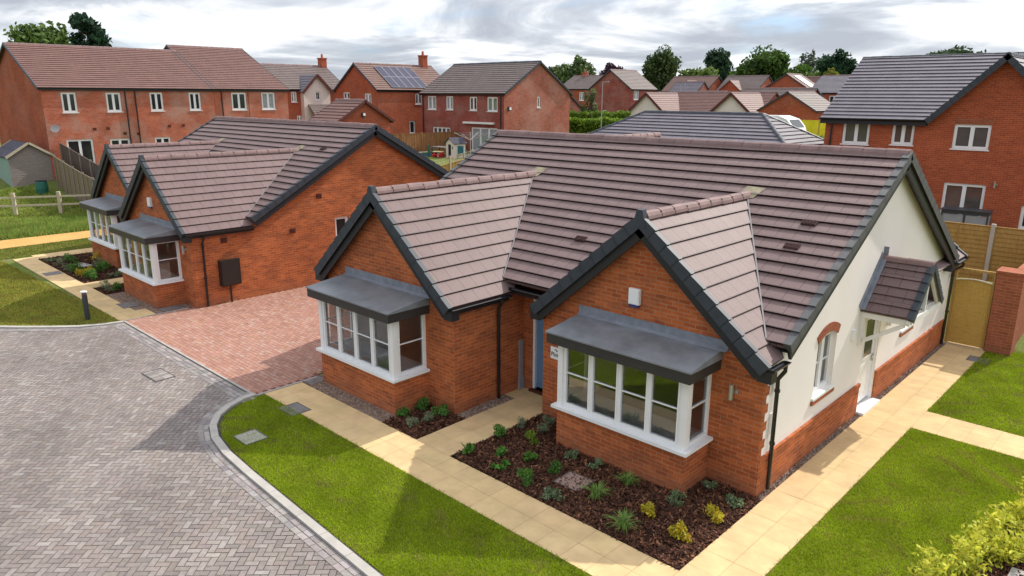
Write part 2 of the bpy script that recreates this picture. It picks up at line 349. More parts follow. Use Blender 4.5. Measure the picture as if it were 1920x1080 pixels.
def wall(mb, fr, a0, a1, z0, top, holes=(), rev=0.11, mi=0):
    """top: list of (a,z) or number; holes: (a0,a1,z0,z1)"""
    if not isinstance(top, (list, tuple)): top = [(a0, top), (a1, top)]
    def zt(a):
        for (p, q), (r, s_) in zip(top[:-1], top[1:]):
            if p-1e-9 <= a <= r+1e-9: return q+(s_-q)*(a-p)/(r-p) if r > p else q
        return top[-1][1]
    br = sorted(set([a0, a1]+[p for p, _ in top if a0 < p < a1]+[h[0] for h in holes]+[h[1] for h in holes]))
    for l, r in zip(br[:-1], br[1:]):
        mid = (l+r)/2; hs = sorted([h for h in holes if h[0] < mid < h[1]], key=lambda h: h[2]); z = z0
        for h in hs:
            if h[2] > z+1e-6: mb.face([fr(l, 0, z), fr(r, 0, z), fr(r, 0, h[2]), fr(l, 0, h[2])], None, mi)
            z = h[3]
        pts = [fr(l, 0, z), fr(r, 0, z), fr(r, 0, zt(r)), fr(l, 0, zt(l))]
        mb.face(pts, None, mi)
    for h in holes:
        b0, b1, c0, c1 = h[:4]
        mb.face([fr(b0, 0, c0), fr(b0, -rev, c0), fr(b0, -rev, c1), fr(b0, 0, c1)], None, mi)
        mb.face([fr(b1, -rev, c0), fr(b1, 0, c0), fr(b1, 0, c1), fr(b1, -rev, c1)], None, mi)
        mb.face([fr(b0, -rev, c1), fr(b1, -rev, c1), fr(b1, 0, c1), fr(b0, 0, c1)], None, mi)
        mb.face([fr(b0, 0, c0), fr(b1, 0, c0), fr(b1, -rev, c0), fr(b0, -rev, c0)], None, mi)
def win_frame(mb, fr, a0, z0, w, h, lights=2, bar=0, d=0.0, bw=0.065, sash=0.035, depth=0.06, vbar=0, mi=0):
    """frame members; bar = list of relative heights of thin glazing bars"""
    d0, d1 = d-depth, d
    mb.obox(fr, a0, a0+w, d0, d1, z0, z0+bw); mb.obox(fr, a0, a0+w, d0, d1, z0+h-bw, z0+h)
    mb.obox(fr, a0, a0+bw, d0, d1, z0+bw, z0+h-bw); mb.obox(fr, a0+w-bw, a0+w, d0, d1, z0+bw, z0+h-bw)
    lw = (w-2*bw-(lights-1)*bw)/lights
    for k in range(lights):
        x = a0+bw+k*(lw+bw)
        if k < lights-1: mb.obox(fr, x+lw, x+lw+bw, d0, d1, z0+bw, z0+h-bw)
        if sash:
            e = 0.008
            mb.obox(fr, x, x+lw, d0+e, d1+e, z0+bw, z0+bw+sash); mb.obox(fr, x, x+lw, d0+e, d1+e, z0+h-bw-sash, z0+h-bw)
            mb.obox(fr, x, x+sash, d0+e, d1+e, z0+bw+sash, z0+h-bw-sash); mb.obox(fr, x+lw-sash, x+lw, d0+e, d1+e, z0+bw+sash, z0+h-bw-sash)
        for b in (bar or []): mb.obox(fr, x+sash, x+lw-sash, d0+0.015, d1-0.012, z0+h*b-0.011, z0+h*b+0.011)
        for q in range(vbar):
            xx = x+lw*(q+1)/(vbar+1); mb.obox(fr, xx-0.011, xx+0.011, d0+0.015, d1-0.012, z0+bw, z0+h-bw)
    return mb
def window(parent, fr, a0, z0, w, h, lights=2, bar=None, pane='glass_dark', rec=0.07, sill=True, fmat='upvc', vbar=0, name='window', bw=0.065, proud=0.05):
    f = win_frame(MB(), fr, a0, z0, w, h, lights, bar, -rec, bw, vbar=vbar).build(name, fmat, parent)
    p = MB(); p.face([fr(a0+.01, -rec-0.04, z0+.01), fr(a0+w-.01, -rec-0.04, z0+.01), fr(a0+w-.01, -rec-0.04, z0+h-.01), fr(a0+.01, -rec-0.04, z0+h-.01)])
    p.build('pane', pane, f)
    if sill:
        s = MB(); s.obox(fr, a0-0.05, a0+w+0.05, -rec, proud, z0-0.05, z0-0.002); s.build('sill', fmat, f)
    return f
# ---- roofs
def slope(mb, P, eu, ev, ul, ur, length, g=0.34, lift=0.040, kl=0.0, kr=0.0, thick=0.07, tuck=0.022, v_start=0.0):
    """tile courses on a slope. P eave start; eu along eave, ev up the slope; edges ul+kl*v .. ur+kr*v"""
    P = Vector(P); eu = Vector(eu).normalized(); ev = Vector(ev).normalized(); n = eu.cross(ev)
    if n.z < 0: n = -n
    q = lambda u, v, h: P+eu*u+ev*v+n*h
    k = 0; v = v_start
    flip = eu.cross(ev).z < 0
    def F(pts):
        mb.face(pts[::-1] if flip else pts, P)
    while v < length-1e-6:
        v1 = min(v+g, length); l0, r0, l1, r1 = ul+kl*v, ur+kr*v, ul+kl*v1, ur+kr*v1
        hl = lift; h1 = lift*(1-(v1-v)/g)+0.002
        F([q(l0, v, hl), q(r0, v, hl), q(r1, v1, h1), q(l1, v1, h1)])
        F([q(l0, v+tuck, -0.002), q(r0, v+tuck, -0.002), q(r0, v, hl), q(l0, v, hl)])
        v = v1; k += 1
    a, b, c, d = q(ul, v_start, -thick), q(ur, v_start, -thick), q(ur+kr*length, length, -thick), q(ul+kl*length, length, -thick)
    e = [q(ul, v_start, 0), q(ur, v_start, 0), q(ur+kr*length, length, 0), q(ul+kl*length, length, 0)]
    F([d, c, b, a]); F([a, b, e[1], e[0]]); F([b, c, e[2], e[1]]); F([c, d, e[3], e[2]]); F([d, a, e[0], e[3]])
def verge(mb, P, ev, out, length, g=0.34, w=0.12, inner=0.07, lo=0.075, hi=0.045, down=0.10):
    P = Vector(P); ev = Vector(ev).normalized(); out = Vector(out).normalized(); n = ev.cross(out)
    if n.z < 0: n = -n
    v = -0.03; i = 0
    while v < length-0.05:
        v1 = min(v+g, length); q = lambda o, vv, h: P+ev*vv+out*o+n*h
        mb.hexa([q(-inner, v, -0.0), q(w-inner, v, -down), q(w-inner, v1+.01, -down), q(-inner, v1+.01, 0.0), q(-inner, v, lo), q(w-inner, v, lo), q(w-inner, v1+.01, hi), q(-inner, v1+.01, hi)])
        v = v1
def ridge_tiles(mb, p0, p1, r=0.13, seg=0.46, droop=0.55):
    p0 = Vector(p0); p1 = Vector(p1); d = p1-p0; L = d.length; d.normalize(); side = Vector((-d.y, d.x, 0)).normalized(); upv = side.cross(d)
    if upv.z < 0: upv = -upv
    n = max(1, round(L/seg)); s = L/n
    prof = [(-1.05, -0.62), (-0.92, -0.15), (-0.62, 0.30), (-0.25, 0.50), (0.25, 0.50), (0.62, 0.30), (0.92, -0.15), (1.05, -0.62)]
    for k in range(n):
        a, b = p0+d*(k*s+0.006), p0+d*((k+1)*s-0.006); ra, rb = r*1.0, r*0.95; dz = upv*0.005*((k*7) % 3-1)
        A = [a+dz+side*x*ra+upv*z*ra for x, z in prof]; B = [b+dz+side*x*rb+upv*z*rb for x, z in prof]
        for j in range(len(prof)-1): mb.face([A[j], B[j], B[j+1], A[j+1]])
        mb.face(A[::-1]); mb.face(B)
        # mortar fillet under the joint
        mb.bar(b-upv*r*0.15, b+d*0.012-upv*r*0.15, r*1.7, r*0.9, upv)
def gutter(mb, p0, p1, out, r=0.06):
    p0 = Vector(p0); p1 = Vector(p1); out = Vector(out).normalized(); z = Vector((0, 0, 1)); n = 7
    A = [(-math.cos(math.pi*k/n)*r+r, -math.sin(math.pi*k/n)*r) for k in range(n+1)]
    for k in range(n):
        (x0, z0), (x1, z1) = A[k], A[k+1]
        o = [p0+out*x0+z*z0, p1+out*x0+z*z0, p1+out*x1+z*z1, p0+out*x1+z*z1]; mb.face(o); 
    B = [((x-r)*0.86+r, zz*0.86) for x, zz in A]
    for k in range(n):
        (x0, z0), (x1, z1) = B[k], B[k+1]; mb.face([p0+out*x1+z*z1, p1+out*x1+z*z1, p1+out*x0+z*z0, p0+out*x0+z*z0])
    for X, Y in ((A[0], B[0]), (A[-1], B[-1])): mb.face([p0+out*X[0]+z*X[1], p1+out*X[0]+z*X[1], p1+out*Y[0]+z*Y[1], p0+out*Y[0]+z*Y[1]])
    for p in (p0, p1): mb.face([p+out*x+z*zz for x, zz in A])
def downpipe(parent, pts, r=0.037, clips=()):
    b = MB(); b.tube(pts, r, 10)
    for c in clips: b.tube([Vector(c)-Vector((0, 0, .025)), Vector(c)+Vector((0, 0, .025))], r*1.35, 10)
    return b.build('downpipe', 'gutter', parent)

# ------------------------------------------------------------------ the two new bungalows
RY, RZ, MS = 5.60, 5.72, 0.56            # main ridge y, z and slope
def bay(parent, x0, x1, yw, yf):
    """canted-free box bay: brick base, white frames, flat grey roof"""
    fr = Fs(0, yf); w = x1-x0
    b = MB(); bw = 0.052
    ih, iz = 1.36, 0.87
    # corner posts, then four lights in front, one at each side
    for x in (x0, x1-0.12): b.obox(fr, x, x+0.12, -0.12, 0, iz, iz+ih)
    win_frame(b, fr, x0+0.12, iz, w-0.24, ih, 4, [0.53], -0.03, bw, 0.032)
    fe = Fe(x1, yf); fw_ = Fw(x0, yw)
    win_frame(b, fe, 0.12, iz, yw-yf-0.12, ih, 1, [0.53], -0.03, bw, 0.03)
    win_frame(b, fw_, 0.0, iz, yw-yf-0.12, ih, 1, [0.53], -0.03, bw, 0.03)
    f = b.build('bay_window', 'upvc', parent)
    p = MB()
    p.face([fr(x0+.1, -.07, iz), fr(x1-.1, -.07, iz), fr(x1-.1, -.07, iz+ih), fr(x0+.1, -.07, iz+ih)]); 
    p.face([fe(.1, -.07, iz), fe(yw-yf, -.07, iz), fe(yw-yf, -.07, iz+ih), fe(.1, -.07, iz+ih)])
    p.face([fw_(0, -.07, iz), fw_(yw-yf-.1, -.07, iz), fw_(yw-yf-.1, -.07, iz+ih), fw_(0, -.07, iz+ih)])
    p.build('pane', 'glass_clear', f)
    s = MB(); e = 0.09
    s.box(x0-e, x1+e, yf-e, yf+0.10, 0.81, 0.868); s.box(x0-e, x0+.10, yf+0.10, yw-0.001, 0.81, 0.868); s.box(x1-.10, x1+e, yf+0.10, yw-0.001, 0.81, 0.868)
    s.build('sill', 'upvc', f)
    s = MB(); s.box(x0+.10, x1-.10, yf+0.10, yw+0.02, 0.80, 0.86); s.build('window_board', 'upvc', f)
    k = MB()
    wall(k, fr, x0, x1, -0.1, 0.808); wall(k, fe, 0, yw-yf, -0.1, 0.808); wall(k, fw_, 0, yw-yf, -0.1, 0.808)
    k.build('brick_base', 'brick_orange', f)
    g = MB(); o = 0.13; yo = yf-0.20
    z0, z1 = 2.20, 2.40
    g.box(x0-o, x1+o, yo, yw-0.002, z0, z1); g.build('fascia', 'grp_fascia', f)
    g = MB(); o2 = o+0.025; P = [V(x0-o2, yo-.025, z1+.002), V(x1+o2, yo-.025, z1+.002), V(x1+o2, yw-.003, z1+.002), V(x0-o2, yw-.003, z1+.002),
        V(x0-o2, yo-.025, z1+.03), V(x1+o2, yo-.025, z1+.03), V(x1+o2-.02, yw-.003, z1+.18), V(x0-o2+.02, yw-.003, z1+.18)]
    g.hexa(P); g.build('bay_roof', 'grp', f)
    g = MB()
    xs = [x0-.17, x0+w*.42, x1+.25]
    for i in range(2):
        dx = 0.0 if i == 0 else -0.03
        g.box(xs[i]+dx, xs[i+1], yw-0.016-0.004*i, yw-0.001, 2.55, 2.75)
        g.face([V(xs[i]+dx+.02, yw-.10, z1+.165), V(xs[i+1]-.03, yw-.10, z1+.165), V(xs[i+1], yw-.0165-.004*i, 2.60), V(xs[i]+dx, yw-.0165-.004*i, 2.60)])
    g.build('flashing', 'lead', f)
    return f
def room(parent, x0, x1, y0, y1, dark=False, east=True):
    b = MB(); z0, z1 = 0.04, 2.36
    b.face([V(x0, y0, z1), V(x0, y1, z1), V(x1, y1, z1), V(x1, y0, z1)]); b.face([V(x0, y1, z0), V(x0, y1, z1), V(x1, y1, z1), V(x1, y1, z0)])
    b.face([V(x0, y0, z0), V(x0, y0, z1), V(x0, y1, z1), V(x0, y1, z0)])
    if east: b.face([V(x1, y0, z0), V(x1, y1, z0), V(x1, y1, z1), V(x1, y0, z1)])
    # skirting board
    b.box(x0+.001, x1-.001, y1-.02, y1-.001, z0, z0+.14)
    r = b.build('room_lining', 'room_dark' if dark else 'room_wall', parent)
    f = MB(); f.face([V(x0, y0, z0), V(x1, y0, z0), V(x1, y1, z0), V(x0, y1, z0)]); f.build('carpet', 'room_floor', r)
    return r
def wing(root, roof, vg, bg, rd, x0, x1, yf, mid, half, zr=4.76, ze=2.52):
    yo = yf-0.22; k = (zr-ze)/half; ang = math.atan(k); L = half/math.cos(ang); yend = RY-(RZ-zr)/MS+0.12
    ln = yend-yo; ca, sa = math.cos(ang), math.sin(ang)
    r0 = 0.40-yo
    slope(roof, V(mid+half, yo, ze), (0, 1, 0), (-ca, 0, sa), 0, r0, L, kr=(ln-r0)/L, tuck=0.018, lift=0.036)
    slope(roof, V(mid-half, yo, ze), (0, 1, 0), (ca, 0, sa), 0, r0, L, kr=(ln-r0)/L, tuck=0.018, lift=0.036)
    ridge_tiles(rd.new(), V(mid, yo+0.06, zr+0.035), V(mid, yend-0.05, zr+0.035), 0.125, 0.46)
    for sgn in (1, -1):
        P = V(mid+sgn*half, yo, ze); ev = V(-sgn*ca, 0, sa)
        vm = vg.new(); bm_ = bg.new()
        verge(vm, P, ev, (0, -1, 0), L, w=0.11, inner=0.05, lo=0.075, hi=0.045, down=0.16)
        n = V(sgn*sa, 0, ca)
        # barge board behind / under the verge
        a = P+ev*(-0.02)-n*0.23+V(0, 0.0, 0); c = P+ev*(L-0.10)-n*0.23
        bm_.bar(a+V(0, 0.03, 0), c+V(0, 0.03, 0), 0.05, 0.18, n)
        bm_.bar(a+V(0, 0.12, 0)+n*0.06, c+V(0, 0.12, 0)+n*0.06, 0.16, 0.03, n)
        # boxed foot
        bm_.box(P.x-0.16 if sgn > 0 else P.x-0.10, P.x+0.10 if sgn > 0 else P.x+0.16, yo+0.001, yf-0.004, ze-0.27, ze-0.06)
    # apex cap
    vm.hexa([V(mid-.15, yo-.065, zr-.20), V(mid+.15, yo-.065, zr-.20), V(mid+.15, yo+.06, zr-.20), V(mid-.15, yo+.06, zr-.20),
             V(mid-.06, yo-.065, zr+.13), V(mid+.06, yo-.065, zr+.13), V(mid+.06, yo+.06, zr+.13), V(mid-.06, yo+.06, zr+.13)])
    return k
def valley(mb, mid, half, sgn, zr=4.76, ze=2.52):
    k = (zr-ze)/half
    def pt(y):  # where wing slope meets main slope
        zm = RZ-MS*(RY-y); return V(mid+sgn*(zr-zm)/k, y, zm)
    ytop = RY-(RZ-zr)/MS; p0 = pt(0.36); p1 = pt(ytop)
    mb.bar(p0+V(0, 0, .03), p1+V(0, 0, .03), 0.026, 0.05)
    return p0, p1
def bungalow(loc, label, X0, wings, east_profile, east_holes, east_mat, back_y=10.8):
    R = thing('bungalow', label, 'house', loc, 0, 'new bungalows with front bays')
    roof = MB(); vg = Multi(); bg = Multi(); rd = Multi(); vl = Multi(); st = Multi(); gt = Multi(); wl = MB(); fs = Multi()
    mvg = Multi()
    for wi, (x0, x1, yf, bx0, bx1, byf) in enumerate(wings):
        mid = (x0+x1)/2; half = (x1-x0)/2+0.10
        wing(R, roof, vg, bg, rd, x0, x1, yf, mid, half)
        for sg in (1, -1):
            p0, p1 = valley(vl.new(), mid, half, sg)
        # stained lead saddle where the wing ridge dies into the roof
        st.new().face([V(mid-.20, p1.y-.12, p1.z-.03), V(mid+.20, p1.y-.12, p1.z-.03), V(mid+.33, p1.y+.20, p1.z+.175), V(mid-.10, p1.y+.22, p1.z+.185)])
        # front wall with bay opening and gable
        wall(wl, Fs(0, yf), x0, x1, -0.1, [(x0, 2.5), (mid, 4.62), (x1, 2.5)], [(bx0+.12, bx1-.12, 0.85, 2.21)], 0.02)
        bay(R, bx0, bx1, yf, byf)
        ge = yf-0.15
        if True:
            q_ = MB(); wall(q_, Fn(x1-.12, yf+.13), 0, x1-x0-.24, 0.04, 2.36, [(x1-.12-bx1+.12, x1-.12-bx0-.12, .85, 2.21)], .11); q_.build('inner_wall', 'room_wall', R)
        if wi == 0: room(R, x0+.12, x1-.14, yf+.13, yf+4.2, east=False)
        else: room(R, x0+.12, x1-.14, yf+.13, yf+4.4)
    (a0, a1, ayf, *_), (b0, b1, byf, *_) = wings   # right wing, left wing
    # main roof
    ang = math.atan(MS); ca, sa = math.cos(ang), math.sin(ang)
    ye = 0.35; yb = 11.10; Lf = (RY-ye)/ca; Lb = (yb-RY)/ca
    slope(roof, V(X0-0.2, ye, RZ-MS*(RY-ye)), (1, 0, 0), (0, ca, sa), 0, 0.20-(X0-0.2), Lf, lift=0.048, tuck=0.03)
    slope(roof, V(X0-0.2, yb, RZ-MS*(yb-RY)), (1, 0, 0), (0, -ca, sa), 0, 0.20-(X0-0.2), Lb, lift=0.045, tuck=0.03)
    ridge_tiles(rd.new(), V(X0-.2, RY, RZ+.035), V(0.22, RY, RZ+.035), 0.135, 0.46)
    for xx, o in ((0.20, 1), (X0-0.2, -1)):
        for P, ev, L in ((V(xx, ye, RZ-MS*(RY-ye)), V(0, ca, sa), Lf), (V(xx, yb, RZ-MS*(yb-RY)), V(0, -ca, sa), Lb)):
            bm_ = bg.new(); verge(mvg.new(), P, ev, (o, 0, 0), L, w=0.14, inner=0.08, lo=0.085, hi=0.05, down=0.13)
            n = V(0, -ev.z, ev.y) if ev.y > 0 else V(0, ev.z, -ev.y)
            a = P-n*0.22; c = P+ev*(L-.08)-n*0.22
            bm_.bar(a-V(o*0.02, 0, 0), c-V(o*0.02, 0, 0), 0.05, 0.19, n)
            bm_.bar(a-V(o*0.11, 0, 0)+n*.07, c-V(o*0.11, 0, 0)+n*.07, 0.15, 0.03, n)
    # boxed eaves ends at the rear foot
    bm_ = bg.l[-3]; bm_.box(0.003, 0.20, yb-.34, yb-.02, RZ-MS*(yb-RY)-.34, RZ-MS*(yb-RY)-.10)
    # other walls
    wall(wl, Fs(0, 0.85), b1, a0, -0.1, 2.62, [(b1+0.28, b1+1.28, 0.06, 2.30)], 0.10)
    wall(wl, Fw(a0, 0), -0.85, -ayf, -0.1, 2.55)
    wall(wl, Fe(b1, 0), byf, 0.85, -0.1, 2.55)
    wall(wl, Fw(b0, 0), -0.85, -byf, -0.1, 2.55)
    if X0 < b0-0.05: wall(wl, Fs(0, 0.85), X0, b0, -0.1, 2.62)
    wall(wl, Fw(X0, 0), -back_y, -0.85, -0.1, [(-back_y, 2.68), (-RY, RZ-.12), (-0.85, 2.92)])
    wall(wl, Fn(0, back_y), 0, -X0, -0.1, 2.65)
    we = MB(); wall(we, Fe(0, 0), ayf, east_profile[-1][0], -0.1, east_profile, east_holes, 0.13)
    w = wl.build('wall', 'brick_orange', R)
    we.build('gable_wall', east_mat, R)
    rf = roof.build('roof', 'tile_brown', R)
    rd.build('ridge_tile', 'ridge_brown', rf); vg.build('verge', 'verge_dark', rf); mvg.build('verge', 'verge_grey' if east_mat == 'render_cream' else 'verge_dark', rf)
    bg.build('bargeboard', 'barge', rf); vl.build('valley', 'valley_lead', rf); st.build('lead_saddle', 'lead_stained', rf)
    # vent tiles on the main slope
    def on_main(x, y): return V(x, y, RZ-MS*(RY-y))
    # gutters and fascia
    zg = 2.50
    def side_gutter(x, y0, y1, o): gutter(gt.new(), V(x, y0, zg), V(x, y1, zg), (o, 0, 0)); fs.new().box(min(x-o*.03, x), max(x-o*.03, x), y0, y1, zg-.14, zg-.01)
    side_gutter(a1+.13, ayf-.20, 0.42, 1); side_gutter(a0-.13, ayf-.20, 0.22, -1)
    side_gutter(b1+.13, byf-.20, 0.22, 1); side_gutter(b0-.13, byf-.20, 0.6, -1)
    gutter(gt.new(), V(b1+.13, 0.30, zg+.14), V(a0-.13, 0.30, zg+.14), (0, -1, 0)); fs.new().box(b1, a0, 0.30, 0.33, zg, zg+.13)
    fs.l[-1].box(b1, a0, .33, .85, zg+.02, zg+.03)
    g = gt.build('gutter', 'gutter', R); fs.build('fascia', 'barge', R)
    # front door in the recess
    fd = Fs(0, 0.85); dx0, dx1 = b1+0.28, b1+1.28
    dm = MB(); dm.obox(fd, dx0+.07, dx1-.07, -.13, -.085, 0.10, 2.23)
    for zz in (0.25, 1.25): dm.obox(fd, dx0+.2, dx1-.2, -.085, -.075, zz, zz+.8)
    d = dm.build('front_door', 'door_blue', R)
    fm = MB(); fm.obox(fd, dx0, dx0+.07, -.12, -.03, .06, 2.30); fm.obox(fd, dx1-.07, dx1, -.12, -.03, .06, 2.30); fm.obox(fd, dx0+.07, dx1-.07, -.12, -.03, 2.23, 2.30); fm.build('door_frame', 'upvc', d)
    fm = MB(); fm.obox(fd, dx0-.02, dx1, -.1, .10, .0, .06); fm.build('threshold', 'vent_brown', d)
    fm = MB(); fm.obox(fd, dx1-.22, dx1-.19, -.075, -.03, 1.0, 1.18); fm.build('handle', 'steel', d)
    return R, w, rf
def vent_tile(parent, rf, x, y):
    ca, sa = math.cos(math.atan(MS)), math.sin(math.atan(MS)); P = V(x, y, RZ-MS*(RY-y)); n = V(0, -sa, ca); e = V(0, ca, sa)
    b = MB(); b.bar(P+n*.045-V(.15, 0, 0), P+n*.045+V(.15, 0, 0), .15, .035, n)
    for k in range(3):
        for j in range(4): b.bar(P+n*.07+V(-.135+.07*j, 0, 0)+e*(-.045+.045*k), P+n*.07+V(-.085+.07*j, 0, 0)+e*(-.045+.045*k), .028, .02, n)
    b.build('roof_vent', 'vent_tile', rf)
def alarm_box(R, x, y, z):
    b = MB(); f = Fs(x, y, z); b.obox(f, -.12, .12, 0, .07, .05, .36); b.obox(f, -.105, .105, .07, .085, .07, .345); a = b.build('alarm_box', 'plastic_white', R)
    b = MB(); b.obox(f, -.10, .10, .0, .075, .0, .049); b.build('alarm_lens', 'plastic_blue', a)
def wall_light(R, fr):
    b = MB(); b.tube([fr(0, .09, -.14), fr(0, .09, .14)], .042, 12); b.obox(fr, -.03, .03, 0, .06, -.04, .04); b.obox(fr, .04, .10, 0, .03, -.03, .04); b.build('wall_light', 'steel', R)

# near bungalow: cream rendered gable on its right
prof = [(0, 2.44), (0.36, 2.60), (RY, RZ-.11), (10.98, 2.66), (11.7, 2.46)]
HA = [(2.25, 3.20, 1.20, 2.45), (4.90, 5.95, 0.05, 2.36), (7.60, 8.42, 1.33, 2.35)]
RA, WA, RFA = bungalow((0, 0, 0), 'nearest bungalow, with a blue front door and a cream rendered right gable', -11.7,
    [(-5.0, 0.0, 0.0, -3.86, -0.95, -0.86), (-11.25, -6.37, -1.38, -10.20, -7.28, -2.32)], prof, HA, 'render_cream')
fe = Fe(0, 0)
q = MB()   # brick plinth, quoins, arch and brick sill over the render
for a, b_ in ((0.0, 4.90), (5.95, 11.7)):
    q.obox(fe, a-0.0, b_, 0.001, 0.035, -0.1, 0.66); q.obox(fe, a, b_, 0.001, 0.055, 0.66, 0.745)
for k in range(11):
    z = 0.745+k*0.166; wd = 0.20 if k % 2 else 0.10
    if z < 2.35: q.obox(fe, 0.0, wd, 0.001, 0.014, z, min(z+0.166, 2.44))
q.build('brick_plinth', 'brick_orange', WA)
q = MB()
n = 14
for k in range(n):
    t0, t1 = k/n, (k+1)/n-0.012; A = lambda t, r: fe(2.725+math.sin((t-.5)*1.15)*r, 0, 2.28+math.cos((t-.5)*1.15)*r-0.72)
    R0, R1 = 0.89, 1.07; P = [A(t0, R0), A(t1, R0), A(t1, R1), A(t0, R1)]; o = V(.022, 0, 0); e = V(.001, 0, 0)
    q.hexa([p+e for p in P]+[p+o for p in P])
q.build('brick_arch', 'brick_garden', WA)
q = MB(); q.obox(fe, 2.17, 3.28, 0.001, 0.045, 1.06, 1.14); q.build('brick_sill', 'brick_garden', WA)
q = MB(); q.obox(fe, 7.52, 8.50, 0.001, 0.045, 1.19, 1.27); q.build('brick_sill', 'brick_garden', WA)
window(RA, fe, 2.25, 1.20, 0.95, 1.22, 2, [0.5], 'glass_mid', 0.09)
window(RA, fe, 7.60, 1.33, 0.82, 1.0, 2, [0.5], 'glass_mid', 0.09)
# part-glazed side door
d = MB(); d.obox(fe, 4.97, 5.88, -.12, -.07, .13, 2.29)
for k in range(6): d.obox(fe, 5.12+k*.10, 5.20+k*.10, -.07, -.064, .28, 1.05)
d = d.build('side_door', 'upvc', RA)
g = MB(); g.obox(fe, 5.16, 5.70, -.069, -.060, 1.22, 2.12); g.build('pane', 'glass_mid', d)
g = MB(); g.obox(fe, 4.90, 4.97, -.13, -.03, .05, 2.36); g.obox(fe, 5.88, 5.95, -.13, -.03, .05, 2.36); g.obox(fe, 4.97, 5.88, -.13, -.03, 2.29, 2.36)
g.obox(fe, 5.13, 5.16, -.07, -.052, 1.18, 2.16); g.obox(fe, 5.70, 5.73, -.07, -.052, 1.18, 2.16); g.obox(fe, 5.16, 5.70, -.07, -.052, 1.18, 1.22); g.obox(fe, 5.16, 5.70, -.07, -.052, 2.12, 2.16); g.build('door_frame', 'upvc', d)
g = MB(); g.obox(fe, 4.88, 5.97, -.13, .20, .0, .07); g.build('doorstep', 'upvc', d)
g = MB(); g.tube([fe(5.80, -.03, 1.12), fe(5.70, -.03, 1.12)], .014, 8); g.obox(fe, 5.785, 5.815, -.07, -.03, 1.02, 1.2); g.build('handle', 'steel', d)
# porch canopy
py, pz, ph, pe = 5.45, 3.50, 1.05, 2.53; pr = 1.0
pa = math.atan((pz-pe)/ph); pc, ps = math.cos(pa), math.sin(pa); pl = ph/pc
b = MB()
slope(b, V(0.002, py-ph, pe), (1, 0, 0), (0, pc, ps), 0, pr, pl, g=.236, lift=.03, tuck=.012, thick=.05)
slope(b, V(0.002, py+ph, pe), (1, 0, 0), (0, -pc, ps), 0, pr, pl, g=.236, lift=.03, tuck=.012, thick=.05)
can = b.build('porch_canopy', 'tile_brown', RA)
b = MB(); ridge_tiles(b, V(.0, py, pz+.02), V(pr, py, pz+.02), .10, .5); b.build('ridge_tile', 'ridge_brown', can)
b = MB(); verge(b, V(pr, py-ph, pe), V(0, pc, ps), (1, 0, 0), pl, g=.236, w=.12, inner=.08, lo=.06, hi=.035, down=.08); b.build('verge', 'verge_dark', can)
b = MB(); verge(b, V(pr, py+ph, pe), V(0, -pc, ps), (1, 0, 0), pl, g=.236, w=.12, inner=.08, lo=.06, hi=.035, down=.08); b.build('verge', 'verge_dark', can)
b = MB()
for sg in (-1, 1):
    n = V(0, sg*ps, pc); ev = V(0, -sg*pc, ps); P = V(.055, py+sg*ph, pe)
    b.bar(P+n*.045, P+ev*pl+n*.045, .10, .02, n)
    b.bar(P-V(.045, 0, 0)+n*.11, P-V(.045, 0, 0)+ev*(pl+.02)+n*.11, .012, .15, n)
b.bar(V(.05, py, pz-.02), V(.05, py, pz+.25), .012, .1); b.build('flashing', 'lead', can)
b = MB()
for sg in (-1, 1):
    y = py+sg*(ph-.10)
    b.box(.001, pr-.05, y-.05, y+.05, pe-.16, pe-.03)                      # wall plates
    b.box(.001, .09, y-.045, y+.045, 1.75, pe-.161)                      # wall posts
    b.bar(V(.09, y, 1.85), V(pr-.15, y, pe-.18), .08, .09, (0, 1, 0))     # braces
    b.bar(V(pr-.06, py+sg*(ph+.02), pe-.12), V(pr-.06, py, pz-.12), .05, .11, V(0, sg*ps, pc))
b.box(pr-.09, pr-.03, py-ph+.16, py+ph-.16, pe-.16, pe-.05); b.box(pr-.085, pr-.035, py-.04, py+.04, pe-.05, pz-.16)
b.build('porch_frame', 'white_paint', can)
b = MB(); b.box(.01, pr-.1, py-ph+.16, py+ph-.16, pe-.04, pe-.02); b.build('porch_soffit', 'white_paint', can)
b = MB(); b.obox(fe, 4.02, 4.18, .001, .05, 1.95, 2.18); b.build('wall_box', 'plastic_white', RA)
b = MB(); b.obox(fe, .33, .47, .002, .02, 1.95, 2.35); b.obox(fe, .33, .42, .002, .02, 1.1, 1.5); b.build('render_patch', 'white_paint', RA)
wall_light(RA, Fs(-.55, 0, 1.87)); alarm_box(RA, -2.68, 0, 2.98)
for x, y in ((-5.5, 1.86), (-.8, 3.24), (-.82, 2.55)): vent_tile(RA, RFA, x, y)
downpipe(RA, [V(.19, .34, 2.44), V(.19, .34, 2.34), V(.085, .33, 2.17), V(.085, .34, 2.0), V(.085, .36, .05)], .037, [(.085, .345, 1.95), (.085, .355, .95)])
downpipe(RA, [V(-6.18, -.08, 2.45), V(-6.18, -.08, 2.36), V(-6.28, -.08, 2.22), V(-6.28, -.08, .04)], .037, [(-6.28, -.08, 2.05), (-6.28, -.08, .9)])
downpipe(RA, [V(.30, 11.55, 2.45), V(.30, 11.55, 2.36), V(.085, 11.55, 2.2), V(.085, 11.52, .05)], .037, [(.085, 11.55, 2.05), (.085, 11.55, 1.0)])
b = MB(); b.obox(Fe(-6.37, 0), .68, .80, .001, .05, .02, 1.25); b.obox(Fe(-6.37, 0), .66, .82, .001, .07, .02, .30); b.build('service_duct', 'grey_pipe', RA)
